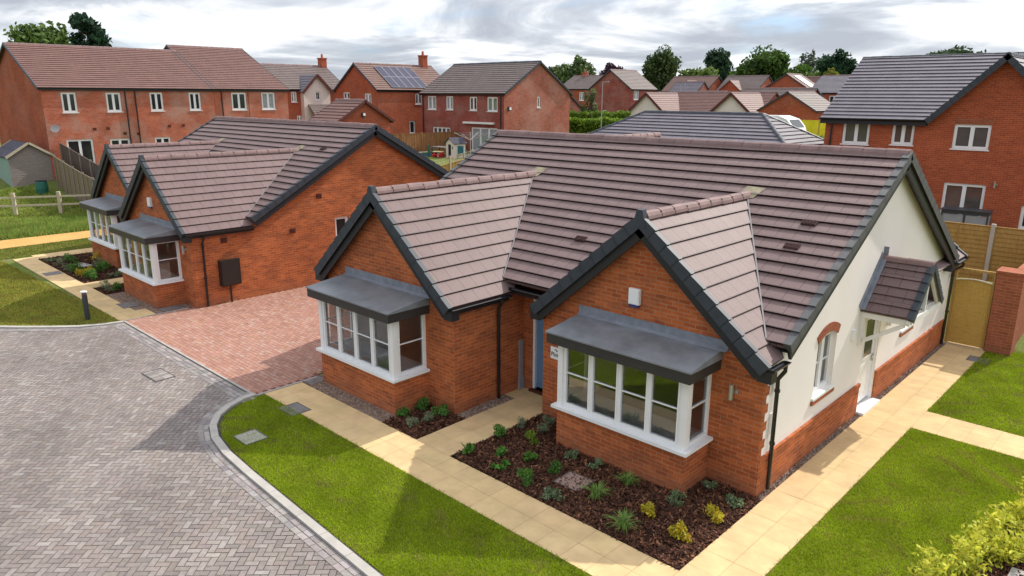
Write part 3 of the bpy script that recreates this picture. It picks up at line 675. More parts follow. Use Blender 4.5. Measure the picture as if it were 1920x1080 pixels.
# rear wing
b = MB(); rv = MB(); rb = MB()
mid, half, zr, ze = -2.5, 2.68, 4.76, 2.52; k = math.atan((zr-ze)/half); L = half/math.cos(k)
slope(b, V(mid+half, 8.6, ze), (0, 1, 0), (-math.cos(k), 0, math.sin(k)), 0, 12.15-8.6, L, lift=.036, tuck=.018)
slope(b, V(mid-half, 8.6, ze), (0, 1, 0), (math.cos(k), 0, math.sin(k)), 0, 12.15-8.6, L, lift=.036, tuck=.018)
rw = b.build('rear_roof', 'tile_brown', RA)
b = MB(); ridge_tiles(b, V(mid, 8.7, zr+.035), V(mid, 12.1, zr+.035), .125, .46); b.build('ridge_tile', 'ridge_brown', rw)
for sg in (1, -1):
    rv = MB(); verge(rv, V(mid+sg*half, 12.15, ze), V(-sg*math.cos(k), 0, math.sin(k)), (0, 1, 0), L, w=.10, inner=.06)
    rv.build('verge', 'verge_dark', rw)
b = MB(); gutter(b, V(.20, 11.05, 2.52), V(.20, 12.1, 2.52), (1, 0, 0)); b.build('gutter', 'gutter', rw)
b = MB(); b.box(.12, .198, 11.0, 12.05, 2.36, 2.50); b.box(.0, .12, 11.72, 12.05, 2.36, 2.39); b.build('fascia', 'barge', rw)
b = MB(); wall(b, Fn(0, 11.7), 0, 5.0, -.1, [(0, 2.45), (2.5, 4.6), (5.0, 2.45)]); wall(b, Fw(-5, 0), -11.7, -10.8, -.1, 2.45); b.build('rear_wall', 'brick_orange', RA)

b = MB(); mid2, zr2, half2 = -10.05, 5.50, 1.6; k2 = math.atan(.86); L2_ = half2/math.cos(k2)
for sg in (1, -1): slope(b, V(mid2+sg*half2, 6.6, zr2-half2*.86), (0, 1, 0), (-sg*math.cos(k2), 0, math.sin(k2)), 0, 12.05-6.6, L2_, lift=.036, tuck=.018)
rw2 = b.build('rear_roof', 'tile_brown', RA)
b = MB(); ridge_tiles(b, V(mid2, 6.7, zr2+.035), V(mid2, 12.05, zr2+.035), .125, .46); b.build('ridge_tile', 'ridge_brown', rw2)
b = MB(); wall(b, Fn(mid2+half2-.1, 11.8), 0, 2*half2-.2, -.1, [(0, zr2-half2*.86), (half2-.1, zr2-.15), (2*half2-.2, zr2-half2*.86)]); wall(b, Fe(mid2+half2-.1, 10.8), 0, 1.0, -.1, zr2-half2*.86+.05); b.build('rear_wall', 'brick_orange', RA)

# farther bungalow: brick gable with meter box
HB = [(3.72, 4.34, 1.15, 2.42)]
profB = [(-1.75, 2.44), (0.30, 2.60), (0.36, 2.66), (RY, RZ-.11), (10.8, 2.70)]
RB, WB, RFB = bungalow((-18.72, 0, 0), 'bungalow across the red drive, with a brick gable carrying a dark meter box', -12.9,
    [(-5.3, 0.0, -1.75, -3.85, -0.87, -2.66), (-12.0, -6.85, -0.62, -10.87, -7.90, -1.50)], profB, HB, 'brick_orange')
window(RB, fe, 3.72, 1.15, 0.62, 1.27, 1, None, 'glass_dark', 0.08)
b = MB(); b.obox(fe, -.90, -.22, .001, .20, .62, 1.50); b.obox(fe, -.87, -.25, .20, .215, .65, 1.47); mb_ = b.build('meter_box', 'meter', RB)
b = MB(); b.tube([fe(-.56, .06, .62), fe(-.56, .06, .0)], .03, 8); b.build('meter_pipe', 'gutter', mb_)
for y, z in ((-.62, 2.14), (1.94, 2.14), (3.10, 3.28)):
    b = MB(); b.obox(fe, y-.11, y+.11, .001, .02, z-.08, z+.09)
    for k in range(3): b.obox(fe, y-.09, y+.09, .02, .03, z-.06+k*.05, z-.035+k*.05)
    b.build('wall_vent', 'vent_brown', WB)
downpipe(RB, [V(.19, -1.36, 2.44), V(.19, -1.36, 2.34), V(.085, -1.38, 2.18), V(.085, -1.40, .03)], .037, [(.085, -1.38, 2.05), (.085, -1.39, 1.0)])
alarm_box(RB, -2.9, -1.75, 3.05); wall_light(RB, Fs(-.36, -1.75, 1.95)); vent_tile(RB, RFB, 1.58-.0, 4.9) if False else vent_tile(RB, RFB, -1.0, 4.05)

# ------------------------------------------------------------------ ground, paving, beds
def inpoly(P, poly):
    x, y = P[:, 0], P[:, 1]; r = np.zeros(len(P), bool); n = len(poly)
    for i in range(n):
        x0, y0 = poly[i]; x1, y1 = poly[(i+1) % n]
        c = ((y0 > y) != (y1 > y)); t = (x1-x0)*(y-y0)/((y1-y0) if abs(y1-y0) > 1e-12 else 1e-12)+x0
        r ^= c & (x < t)
    return r
def sheet(name, poly, z, mat):
    b = MB(); b.face([V(x, y, z) for x, y in poly]); return b.build(name, mat)
def extr(name, poly, z0, z1, mat, parent=None):
    b = MB(); b.face([V(x, y, z1) for x, y in poly]); n = len(poly)
    for i in range(n):
        (xa, ya), (xb, yb) = poly[i], poly[(i+1) % n]; b.face([V(xa, ya, z0), V(xb, yb, z0), V(xb, yb, z1), V(xa, ya, z1)])
    return b.build(name, mat, parent)
def terrain():
    b = MB()
    fine = [(-130, 50, 4.0)]
    xs = sorted(set(list(np.arange(-128, 44, 4.0))+[-2500, -900, -300, 150, 600, 2500])); ys = sorted(set(list(np.arange(-40, 164, 4.0))+[-600, -150, 300, 900, 2600]))
    z = lambda x, y: terr(x, y)-0.012
    for i in range(len(xs)-1):
        for j in range(len(ys)-1):
            x0, x1, y0, y1 = xs[i], xs[i+1], ys[j], ys[j+1]; b.face([V(x0, y0, z(x0, y0)), V(x1, y0, z(x1, y0)), V(x1, y1, z(x1, y1)), V(x0, y1, z(x0, y1))])
    return b.build('ground', 'field', smooth=True)
tag(terrain(), kind='structure')
inner = [(-10.42, -3.92), (-10.38, -4.25), (-10.22, -4.62), (-9.95, -4.98), (-9.55, -5.26), (-9.0, -5.47), (-8.2, -5.61), (-7.2, -5.68), (-5.2, -5.77), (-2.9, -5.87), (0, -5.99), (3.5, -6.12), (8, -6.3)]
kerbB = [(-18.93, -3.98), (-19.05, -4.45), (-19.35, -5.05), (-19.9, -5.66), (-20.6, -6.35), (-21.4, -7.05), (-23.2, -8.6), (-26, -10.6), (-30, -13.2), (-36, -16.5)]
def offset(pl, d):
    out = []
    for i, p in enumerate(pl):
        a = Vector(pl[max(i-1, 0)]); b = Vector(pl[min(i+1, len(pl)-1)]); t = (b-a).normalized(); out.append((p[0]+t.y*d, p[1]-t.x*d))
    return out
lawnA = [(8, -3.75), (-10.40, -3.75)]+inner
lawnB = [(-19.05, -4.02), (-31.2, -4.42), (-33.9, -4.6), (-36, -16.5)]+kerbB[::-1][1:]
roadpoly = [(-10.58, -3.98)]+offset(inner, -0.0 if False else 0.0)[:]+[(8, -22), (-50, -22), (-36, -16.5)]+kerbB[::-1]
road_base = [(-10.55, -3.95)]+inner[1:]+[(8, -22), (-50, -22), (-36.2, -16.5)]+kerbB[::-1][1:]
tag(sheet('road', road_base, -0.006+0.004, 'jointing'), kind='structure')
def poly_dist(P, pl):
    d = np.full(len(P), 1e9)
    for (x0, y0), (x1, y1) in zip(pl[:-1], pl[1:]):
        a = np.array([x0, y0]); v = np.array([x1-x0, y1-y0]); t = np.clip(((P-a)@v)/(v@v), 0, 1); d = np.minimum(d, np.linalg.norm(P-a-t[:, None]*v, axis=1))
    return d
def bricks_to_mesh(name, cx, ang, L, Wd, z, cols, mat, gap=0.007, jit=0.0015, parent=None):
    n = len(cx); u = np.stack([np.cos(ang), np.sin(ang)], 1); v = np.stack([-np.sin(ang), np.cos(ang)], 1)
    hl, hw = (L-gap)/2, (Wd-gap)/2; tilt = RNG.normal(0, jit, (n, 4)); q = []
    for k, (a, b) in enumerate(((-1, -1), (1, -1), (1, 1), (-1, 1))):
        p = cx+u*(a*hl)[:, None] + v*(b*hw)[:, None] if np.ndim(hl) else cx+u*a*hl+v*b*hw
        q.append(np.concatenate([p, (z+tilt[:, k])[:, None] if np.ndim(z) else (z+tilt[:, k])[:, None]], 1))
    return npmesh(name, np.stack(q, 1).reshape(-1, 3), 4, cols, mat, parent)
def pal(n, cols, w=None, sd=0.02):
    c = np.array(cols)[RNG.choice(len(cols), n, p=w)]; return np.clip(c*(1+RNG.normal(0, sd, (n, 1))*2)*(1+RNG.normal(0, sd*.6, (n, 3))), 0.005, 1)
GREYS = [(0.330, 0.288, 0.270), (0.295, 0.258, 0.243), (0.355, 0.318, 0.298), (0.268, 0.236, 0.224), (0.40, 0.366, 0.345), (0.315, 0.268, 0.245)]
def road_pavers():
    w = 0.111; N = 420; ii, jj = np.meshgrid(np.arange(-N, N), np.arange(-N, N), indexing='ij'); s = (ii-jj) % 4
    c, sn = math.cos(math.pi/4), math.sin(math.pi/4); out = []; angs = []
    for kind in (0, 1):
        m = (s == 0) if kind == 0 else (s == 2)
        I = ii[m].astype(float); J = jj[m].astype(float)
        if kind == 0: X, Y, A = (I+1)*w, (J+.5)*w, 0
        else: X, Y, A = (I+.5)*w, (J)*w, math.pi/2
        P = np.stack([X*c-Y*sn-15, X*sn+Y*c-8], 1); out.append(P); angs.append(np.full(len(P), A+math.pi/4))
    P = np.concatenate(out); A = np.concatenate(angs)
    k = (P[:, 1] > -14) & (P[:, 0] > -36) & (P[:, 0] < 4) & (P[:, 1] < -4.17); P, A = P[k], A[k]
    # keep what the frame (plus a step to the side) can see
    rel = P-np.array([CAM.x, CAM.y]); f = np.array([fw.x, fw.y]); f /= np.linalg.norm(f); r = np.array([rt.x, rt.y]); d = rel@f; k = (d > 6.0) & (rel@r < 0.9*d) & (rel@r > -1.0*d-3); P, A = P[k], A[k]
    k = inpoly(P, roadpoly_in); P, A = P[k], A[k]
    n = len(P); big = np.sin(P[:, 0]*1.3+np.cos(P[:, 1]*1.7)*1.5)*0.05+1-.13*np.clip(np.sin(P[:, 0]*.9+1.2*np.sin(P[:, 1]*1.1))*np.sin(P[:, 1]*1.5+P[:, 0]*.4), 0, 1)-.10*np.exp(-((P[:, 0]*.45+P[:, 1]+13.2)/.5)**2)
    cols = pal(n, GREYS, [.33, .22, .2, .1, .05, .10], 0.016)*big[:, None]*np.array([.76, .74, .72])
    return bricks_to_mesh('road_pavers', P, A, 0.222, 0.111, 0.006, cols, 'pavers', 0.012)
roadpoly_in = [(-10.3, -4.2)]+offset(inner, 0.28)[1:]+[(8, -22), (-50, -22), (-36.2, -16.5)]+offset(kerbB, -0.28)[::-1][:-1]+[(-19.2, -4.2)]
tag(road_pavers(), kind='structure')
def course(name, pl, offs, z, cols, L=0.222, Wd=0.111, across=False):
    """blocks laid in rows along a polyline"""
    P = []; A = []
    for o in offs:
        q = offset(pl, o); acc = 0.0; step = Wd if across else L
        for (x0, y0), (x1, y1) in zip(q[:-1], q[1:]):
            d = math.hypot(x1-x0, y1-y0); t = step/2-acc
            while t < d: P.append((x0+(x1-x0)*t/d, y0+(y1-y0)*t/d)); A.append(math.atan2(y1-y0, x1-x0)+(math.pi/2 if across else 0)); t += step
            acc = d-(t-step/2) if False else (d-(t-step))-step/2; acc = max(0, min(step, acc))
    P = np.array(P); A = np.array(A); return P, A
Ps = []; As = []
for pl, sg in ((inner, 1), (kerbB, -1)):
    P, A = course('c', pl, [sg*0.285, sg*0.402], 0.011, None); Ps.append(P); As.append(A)
P, A = course('c', [(-19.0, -3.98), (-10.40, -3.98)], [0.10, 0.215, 0.33], 0.011, None); Ps.append(P); As.append(A)
Ps = np.concatenate(Ps); As = np.concatenate(As)
tag(bricks_to_mesh('channel_pavers', Ps, As, 0.222, 0.111, 0.0125, pal(len(Ps), [(0.26, 0.23, 0.22), (0.22, 0.20, 0.195), (0.31, 0.28, 0.265)], None, 0.03), 'pavers', 0.008), kind='structure')
def kerb(name, pl, sg, w=0.15, h=0.055, seg=0.9, mat='kerb_grey'):
    b = MB(); a_, b_ = offset(pl, sg*0.07), offset(pl, sg*(0.07+w))
    for i in range(len(pl)-1):
        L = math.hypot(pl[i+1][0]-pl[i][0], pl[i+1][1]-pl[i][1]); n = max(1, round(L/seg))
        for k in range(n):
            t0, t1 = k/n+0.004/L, (k+1)/n-0.004/L
            I = lambda q, t: (q[i][0]+(q[i+1][0]-q[i][0])*t, q[i][1]+(q[i+1][1]-q[i][1])*t)
            p = [I(a_, t0), I(a_, t1), I(b_, t1), I(b_, t0)]
            if sg < 0: p = p[::-1]
            p = p[::-1]
            b.hexa([V(x, y, -.05) for x, y in p]+[V(x, y, h) for x, y in p])
    return b.build(name, mat)
tag(kerb('kerb', inner, 1), kind='structure'); tag(kerb('kerb', kerbB, -1), kind='structure')
b = MB(); b.box(-18.95, -10.5, -3.975, -3.92, -.03, .016); b.box(-10.56, -10.50, -3.92, -2.30, -.03, .018); b.box(-18.99, -18.94, -3.92, -1.95, -.03, .018); tag(b.build('edging', 'concrete'), kind='structure')
# red drive
b = MB(); b.face([V(x, y, .0) for x, y in [(-18.94, -3.92), (-10.56, -3.92), (-10.56, -2.3), (-11.2, -1.3), (-11.5, .9), (-11.7, 13.0), (-18.7, 13.0), (-18.7, -1.7), (-18.94, -1.7)]]); tag(b.build('driveway', 'jointing_red'), kind='structure')
def drive():
    L, w = 0.222, 0.111; P = []; r = 0; y = -3.87
    while y < 6:
        x = -18.9-(r % 2)*L/2
        while x < -10.5: P.append((x+L/2, y)); x += L
        y += w; r += 1
    P = np.array(P); k = inpoly(P, [(-18.94, -3.92), (-10.6, -3.92), (-10.6, -2.35), (-11.24, -1.4), (-11.24, .9), (-11.7, .9), (-11.7, 6.0), (-18.72, 6.0), (-18.72, -1.7), (-18.94, -1.7)]); P = P[k]
    cols = pal(len(P), [(0.43, 0.235, 0.185), (0.46, 0.26, 0.205), (0.395, 0.205, 0.16), (0.46, 0.295, 0.24), (0.43, 0.235, 0.17)], [.3, .25, .2, .1, .15], 0.018)*0.86*np.array([1,.98,.95])
    return bricks_to_mesh('driveway_pavers', P, np.zeros(len(P)), L, w, 0.005, cols, 'pavers', 0.008)
tag(drive(), kind='structure')
def slabs(name, rects, s=0.5, z=0.012):
    b = MB()
    for x0, x1, y0, y1 in rects: b.face([V(x0, y0, z-0.008), V(x1, y0, z-0.008), V(x1, y1, z-0.008), V(x0, y1, z-0.008)])
    tag(b.build('path', 'jointing_buff'), kind='structure')
    Q = []; 
    for x0, x1, y0, y1 in rects:
        nx, ny = max(1, round((x1-x0)/s)), max(1, round((y1-y0)/s)); dx, dy = (x1-x0)/nx, (y1-y0)/ny; g = 0.0022
        for i in range(nx):
            for j in range(ny):
                a, b_, c, d = x0+i*dx+g, x0+(i+1)*dx-g, y0+j*dy+g, y0+(j+1)*dy-g; t = RNG.normal(0, 0.001, 4); Q.append([(a, c, z+t[0]), (b_, c, z+t[1]), (b_, d, z+t[2]), (a, d, z+t[3])])
    Q = np.array(Q); n = len(Q); cols = np.array([0.60, 0.430, 0.225])*(1+RNG.normal(0, 0.025, (n, 1)))*(1+RNG.normal(0, .010, (n, 3)))
    tag(npmesh('path_slabs', Q.reshape(-1, 3), 4, cols, 'slabs'), kind='structure')
slabs('A', [(-10.48, 0.16, -3.75, -2.75), (0.16, 1.14, -14, 12.0), (-6.03, -5.0, -2.75, 0.86), (1.14, 9.0, 5.0, 6.17), (-6.37, -6.03, .2, .86)])
slabs('B', [(-31.6, -18.98, -4.05, -3.28), (-31.95, -30.9, -3.28, 1.0), (-24.98, -24.0, -3.28, .8), (-19.9, -18.99, -3.28, -2.95)])
# beds, gravel strips, lawns
sheet_ = lambda n, p, z, m: tag(sheet(n, p, z, m), kind='structure')
bedA = [(-5.0, -2.75), (0.16, -2.75), (0.16, -0.0), (-5.0, 0.0)]; bedS = [(-7.22, -2.75), (-6.03, -2.75), (-6.03, -1.38), (-7.22, -1.38)]
bedB = [(-30.9, -3.28), (-24.98, -3.28), (-24.98, -1.5), (-30.9, -1.3)]; bedB2 = [(-24.0, -3.28), (-22.7, -3.28), (-22.7, -2.6), (-24.0, -2.2)]
bedH = [(3.30, -1.2), (4.35, -1.0), (6.0, 4.6), (3.55, 4.6)]
for p in (bedA, bedS, bedB, bedB2, bedH): sheet_('flower_bed', p, 0.004, 'soil')
sheet_('gravel_strip', [(-10.48, -2.75), (-7.22, -2.75), (-7.22, -2.2), (-10.2, -2.2), (-10.2, -1.3), (-10.9, -1.3), (-10.5, -2.3)], 0.003, 'gravel')
sheet_('gravel_strip', [(-6.38, -1.38), (-6.03, -1.38), (-6.03, .2), (-6.38, .2)], 0.003, 'gravel')
sheet_('gravel_strip', [(0.0, 0.0), (0.16, 0.0), (0.16, 12.0), (0.0, 12.0)], 0.003, 'gravel')
sheet_('gravel_strip', [(-22.7, -3.28), (-19.9, -3.28), (-19.9, -2.95), (-18.99, -2.95), (-18.99, -1.7), (-22.7, -2.2)], 0.003, 'gravel')
lawn1 = [(1.15, -14), (4.4, -14), (3.35, -1.2), (3.6, 4.99), (1.15, 4.99)]; lawn2 = [(1.15, 6.18), (9, 6.18), (9, 12.8), (1.15, 12.8)]
sheet_('lawn', lawnA, 0.006, 'turf'); sheet_('lawn', lawnB, 0.006, 'turf_dry'); sheet_('lawn', lawn1, 0.006, 'turf'); sheet_('lawn', lawn2, 0.006, 'turf')
sheet_('lawn', [(-34.4, -4.6), (-31.95, -4.5), (-31.95, 1.5), (-34.7, 1.5)], 0.004, 'turf_dry')
sheet_('sand_path', [(-37.1, -16), (-34.3, -16), (-34.75, 3), (-36.8, 3)], 0.008, 'sand')
def grass(name, poly, dens, h, wd, col, mat='blade', zf=None, sdc=0.16, dry=0.10, dcol=(0.26, 0.23, 0.07)):
    a = np.array(poly); lo, hi = a.min(0), a.max(0); n = int((hi-lo).prod()*dens); P = lo+RNG.random((n, 2))*(hi-lo); P = P[inpoly(P, poly)]
    rel = P-np.array([CAM.x, CAM.y]); f = np.array([fw.x, fw.y]); f /= np.linalg.norm(f); r = np.array([rt.x, rt.y]); d = rel@f; P = P[(d > 5.5) & (np.abs(rel@r) < 0.80*d+1)]; n = len(P)
    P = P+RNG.normal(0, h*.45, P.shape)
    th = RNG.random(n)*math.pi*2; hh = h*(0.55+0.7*RNG.random(n)); lean = RNG.normal(0, 0.5, (n, 2))*hh[:, None]; w2 = wd*(0.7+0.6*RNG.random(n))/2
    z0 = np.array([zf(x, y) for x, y in P]) if zf else np.full(n, 0.004)
    c, s = np.cos(th)*w2, np.sin(th)*w2
    A = np.stack([P[:, 0]-c, P[:, 1]-s, z0], 1); B = np.stack([P[:, 0]+c, P[:, 1]+s, z0], 1); C = np.stack([P[:, 0]+lean[:, 0], P[:, 1]+lean[:, 1], z0+hh], 1)
    patch = np.sin(P[:, 0]*2.1+1.3*np.sin(P[:, 1]*1.7))*np.sin(P[:, 1]*2.6+1.1*np.sin(P[:, 0]*1.3))*0.16
    bl = np.sin(P[:, 0]*3.9+2.0*np.sin(P[:, 1]*3.1+.5))*np.sin(P[:, 1]*4.3+2.2*np.sin(P[:, 0]*2.3)); bl = np.clip((bl-.55)*2.2, 0, 1)*.55
    cols = np.array(col)*(1+RNG.normal(0, sdc, (n, 1))+patch[:, None]+.06*np.sin(P[:, :1]*7+P[:, 1:]*5)); dm = RNG.random(n) < dry+np.maximum(patch, 0)*1.2+bl; cols[dm] = np.array(dcol)*(1+RNG.normal(0, .15, (dm.sum(), 1)))
    return tag(npmesh(name, np.stack([A, B, C], 1).reshape(-1, 3), 3, np.clip(cols, .005, 1), mat), name.replace('_', ' '), 'grass', kind='stuff')
GC = (0.29, 0.385, 0.010)
grass('lawn_grass', lawnA, 4200, 0.042, 0.012, GC); grass('lawn_grass', lawn1, 4200, 0.042, 0.012, GC, dcol=(0.30, 0.24, 0.06)); grass('lawn_grass', lawn2, 2600, 0.045, 0.016, GC)
grass('lawn_grass', lawnB, 900, 0.05, 0.03, (0.26, 0.285, 0.035), dry=0.25, dcol=(0.32, 0.24, 0.06))
grass('lawn_grass', [(-34.4, -4.6), (-31.95, -4.5), (-31.95, 1.5), (-34.7, 1.5)], 500, 0.06, 0.04, (0.20, 0.24, 0.04), dry=.2)
grass('rough_grass', [(-42.5, -8), (-37.1, -8), (-36.9, 6), (-41.5, 6)], 420, 0.26, 0.05, (0.20, 0.30, 0.05), dry=0.15)
grass('rough_grass', [(-52.5, -8), (-42.5, -8), (-41.0, 6), (-45.5, 2.5), (-50.5, 1)], 260, 0.13, 0.06, (0.24, 0.31, 0.05), zf=terr, dry=0.10)
def chips(poly, dens, z=0.012, avoid=None):
    a = np.array(poly); lo, hi = a.min(0), a.max(0); n = int((hi-lo).prod()*dens); P = lo+RNG.random((n, 2))*(hi-lo); P = P[inpoly(P, poly)]; n = len(P)
    th = RNG.random(n)*math.pi*2; L = 0.020+0.035*RNG.random(n)**1.5; w = 0.006+0.010*RNG.random(n); zz = z+0.028*RNG.random(n); tl = RNG.normal(0, .35, n); tr = RNG.normal(0, .5, n)
    ux, uy = np.cos(th), np.sin(th); q = []
    for s1, s2 in ((-1, -1), (1, -1), (1, 1), (-1, 1)):
        q.append(np.stack([P[:, 0]+ux*L*s1-uy*w*s2, P[:, 1]+uy*L*s1+ux*w*s2, zz+s1*L*tl+s2*w*tr], 1))
    cols = pal(n, [(0.070, 0.032, 0.020), (0.105, 0.043, 0.026), (0.038, 0.020, 0.015), (0.24, 0.115, 0.062), (0.15, 0.068, 0.038)], [.34, .26, .22, .07, .11], .05)
    return tag(npmesh('bark_mulch', np.stack(q, 1).reshape(-1, 3), 4, cols, 'chips'), 'dark brown bark chippings spread over the bed', 'mulch', kind='stuff')
chips([(-5.0, -2.74), (0.15, -2.74), (0.15, 0), (-.95, 0), (-.95, -.87), (-3.86, -.87), (-3.86, 0), (-5, 0)], 1500); chips([(-7.2, -2.74), (-6.04, -2.74), (-6.04, -1.4), (-7.2, -1.4)], 1500)
chips(bedB, 330); chips(bedB2, 400); chips(bedH, 1000)
def pebbles(poly, dens):
    a = np.array(poly); lo, hi = a.min(0), a.max(0); n = int((hi-lo).prod()*dens); P = lo+RNG.random((n, 2))*(hi-lo); P = P[inpoly(P, poly)]; n = len(P)
    r = 0.010+0.012*RNG.random(n); th = RNG.random(n)*6.28; top = np.stack([P[:, 0]+r*.2, P[:, 1], 0.005+r*1.1], 1); tris = []
    pts = [np.stack([P[:, 0]+np.cos(th+k*2.094)*r*1.2, P[:, 1]+np.sin(th+k*2.094)*r*1.2, np.full(n, .004)], 1) for k in range(3)]
    for k in range(3): tris.append(np.stack([pts[k], pts[(k+1) % 3], top], 1))
    base = pal(n, [(0.30, 0.22, 0.17), (0.22, 0.14, 0.10), (0.36, 0.30, 0.25), (0.16, 0.11, 0.09)], None, .04)
    return tag(npmesh('gravel', np.concatenate(tris).reshape(-1, 3), 3, np.concatenate([base]*3), 'chips'), 'loose brown gravel in a narrow strip beside the wall', 'gravel', kind='stuff')
pebbles([(-10.48, -2.74), (-7.23, -2.74), (-7.23, -2.37), (-10.2, -2.37), (-10.2, -1.4), (-10.45, -1.6), (-10.5, -2.3)], 900); pebbles([(0.04, 0.02), (0.155, 0.02), (0.155, 11.9), (0.04, 11.9)], 1500)
pebbles([(-6.36, -1.37), (-6.04, -1.37), (-6.04, .1), (-6.36, .1)], 900); pebbles([(-22.7, -3.2), (-19.9, -3.2), (-19.9, -2.95), (-18.99, -2.95), (-18.99, -1.75), (-19.5, -1.75), (-19.55, -2.68), (-22.7, -2.68)], 300)
# access covers
def cover(label, x, y, w, d, mat='cover_grey', rz=0.0, z=0.018, deep=False):
    t = thing('access_cover', label, 'manhole cover', (x, y, 0), rz, 'access covers')
    b = MB(); g = .02
    b.box(-w/2, w/2, -d/2, -d/2+g, 0, z); b.box(-w/2, w/2, d/2-g, d/2, 0, z); b.box(-w/2, -w/2+g, -d/2+g, d/2-g, 0, z); b.box(w/2-g, w/2, -d/2+g, d/2-g, 0, z); b.build('frame', 'cover_frame', t)
    b = MB(); b.box(-w/2+g+.004, w/2-g-.004, -d/2+g+.004, d/2-g-.004, 0, z-.003); b.build('lid', mat, t); return t
cover('square grey cover set in the lawn inside the kerb bend', -8.56, -5.08, .58, .50, 'concrete', 0, .03)
cover('square grey cover where the slab path meets the front lawn', -9.17, -3.71, .62, .48, 'cover_grey', 0, .024)
cover('pinkish square cover lying in bark among the bed plants', -2.60, -1.84, .56, .52, 'cover_pink', .03, .045)
cover('dark cover in the gravel at the left foot of the left bay window', -10.62+.25, -2.45, .42, .5, 'cover_grey')
cover('recessed cover filled with pavers in the grey block road', -13.5, -5.02, .86, .50, 'jointing', .03, .020)
P = np.array([(-13.5+dx, -5.02+dy) for dx in np.arange(-.33, .34, .111) for dy in (-.111, .111)]); bm_o = bricks_to_mesh('paver_infill', P, np.full(len(P), math.pi/2), .222, .111, 0.021, pal(len(P), GREYS, None, .02)*.74, 'pavers'); bm_o.parent = [o for o in COL.objects if o.name.startswith('access_cover')][-1]; bm_o.matrix_parent_inverse = Matrix.Translation((13.5, 5.02, 0))
cover('flat grey cover crossing the far slab path beside the left flower bed', -27.55, -3.62, .6, .6)
cover('flat grey cover in the far slab path below the bay window', -20.75, -3.18, .75, .55)
cover('dark cover in gravel between the far bay and the red drive', -19.45, -2.35, .7, .7)
cover('grey cover on the slab path edge near the timber side gate', 1.16, 10.84, .5, .48, 'cover_grey')
cover('worn stone cover surrounded by plants in the far flower bed', -28.3, -2.35, .9, .5, 'concrete', .2, .04)

# ------------------------------------------------------------------ plants
def rot_quads(C, size, asp=0.5, upb=0.0):
    n = len(C); a = RNG.normal(size=(n, 3)); a[:, 2] += upb; a /= np.linalg.norm(a, axis=1)[:, None]; b = RNG.normal(size=(n, 3)); b -= (b*a).sum(1)[:, None]*a; b /= np.linalg.norm(b, axis=1)[:, None]
    s = (size*(0.6+0.8*RNG.random(n)))[:, None] if np.ndim(size) == 0 else (size)[:, None]
    return np.stack([C-a*s, C+b*s*asp, C+a*s, C-b*s*asp], 1)
def leafball(name, r, h, col, n, leaf, parent, z0=0.02, lump=5, asp=.5, sd=.16, col2=None, up=0.0):
    cc = RNG.normal(size=(lump, 3)); cc /= np.linalg.norm(cc, axis=1)[:, None]; cc *= (0.66*RNG.random((lump, 1))**.4); k = RNG.integers(0, lump, n)
    d = RNG.normal(size=(n, 3)); d /= np.linalg.norm(d, axis=1)[:, None]; d *= (0.40*(0.35+0.65*RNG.random((n, 1)))); P = cc[k]+d; P[:, 2] = np.abs(P[:, 2]+.5)
    P = P*np.array([r, r, h*.75]); P[:, 2] += z0
    Q = rot_quads(P, leaf, asp, up); c = np.array(col)*(1+RNG.normal(0, sd, (n, 1)))*(0.85+0.3*RNG.random((lump, 1)))[k]
    if col2 is not None: m = RNG.random(n) < .3; c[m] = np.array(col2)*(1+RNG.normal(0, sd, (m.sum(), 1)))
    return npmesh(name, Q.reshape(-1, 3), 4, np.clip(c, .005, 1), 'leaf', parent)
def tuft(name, r, h, col, n, w, parent, up=.5):
    V_ = []; cols = []
    for i in range(n):
        th = RNG.random()*6.283; rr = r*(.35+.65*RNG.random()); hh = h*(.5+.5*RNG.random()); dx, dy = math.cos(th), math.sin(th); px, py = -dy*w/2, dx*w/2
        pts = [(0, 0)]+[(rr*t**1.3, hh*(1-(1-t)**2*1.0)*(1-.35*t**3)) for t in (.4, .75, 1)]
        o = RNG.normal(0, .02, 2); c = np.array(col)*(1+RNG.normal(0, .15))
        for (a, za), (b_, zb), wa, wb in zip(pts[:-1], pts[1:], (1, .8, .5), (.8, .5, .08)):
            V_ += [(o[0]+dx*a-px*wa, o[1]+dy*a-py*wa, .02+za), (o[0]+dx*a+px*wa, o[1]+dy*a+py*wa, .02+za), (o[0]+dx*b_+px*wb, o[1]+dy*b_+py*wb, .02+zb), (o[0]+dx*b_-px*wb, o[1]+dy*b_-py*wb, .02+zb)]; cols.append(c)
    return npmesh(name, np.array(V_), 4, np.clip(np.array(cols), .005, 1), 'leaf', parent)
def stems(parent, r, h, n=5, col='bark_trunk'):
    b = MB()
    for i in range(n):
        a = i*2.4; b.tube([(0, 0, -.01), (math.cos(a)*r*.4, math.sin(a)*r*.4, h*.4), (math.cos(a)*r*.7, math.sin(a)*r*.7, h*.75)], [.007, .005, .003], 5)
    b.build('stem', col, parent)
GREEN = (0.085, 0.20, 0.040); BRIGHT = (0.12, 0.25, 0.03); SILVER = (0.27, 0.31, 0.19); GREYG = (0.14, 0.20, 0.085); GOLD = (0.48, 0.42, 0.03); LIME = (0.22, 0.30, 0.035)
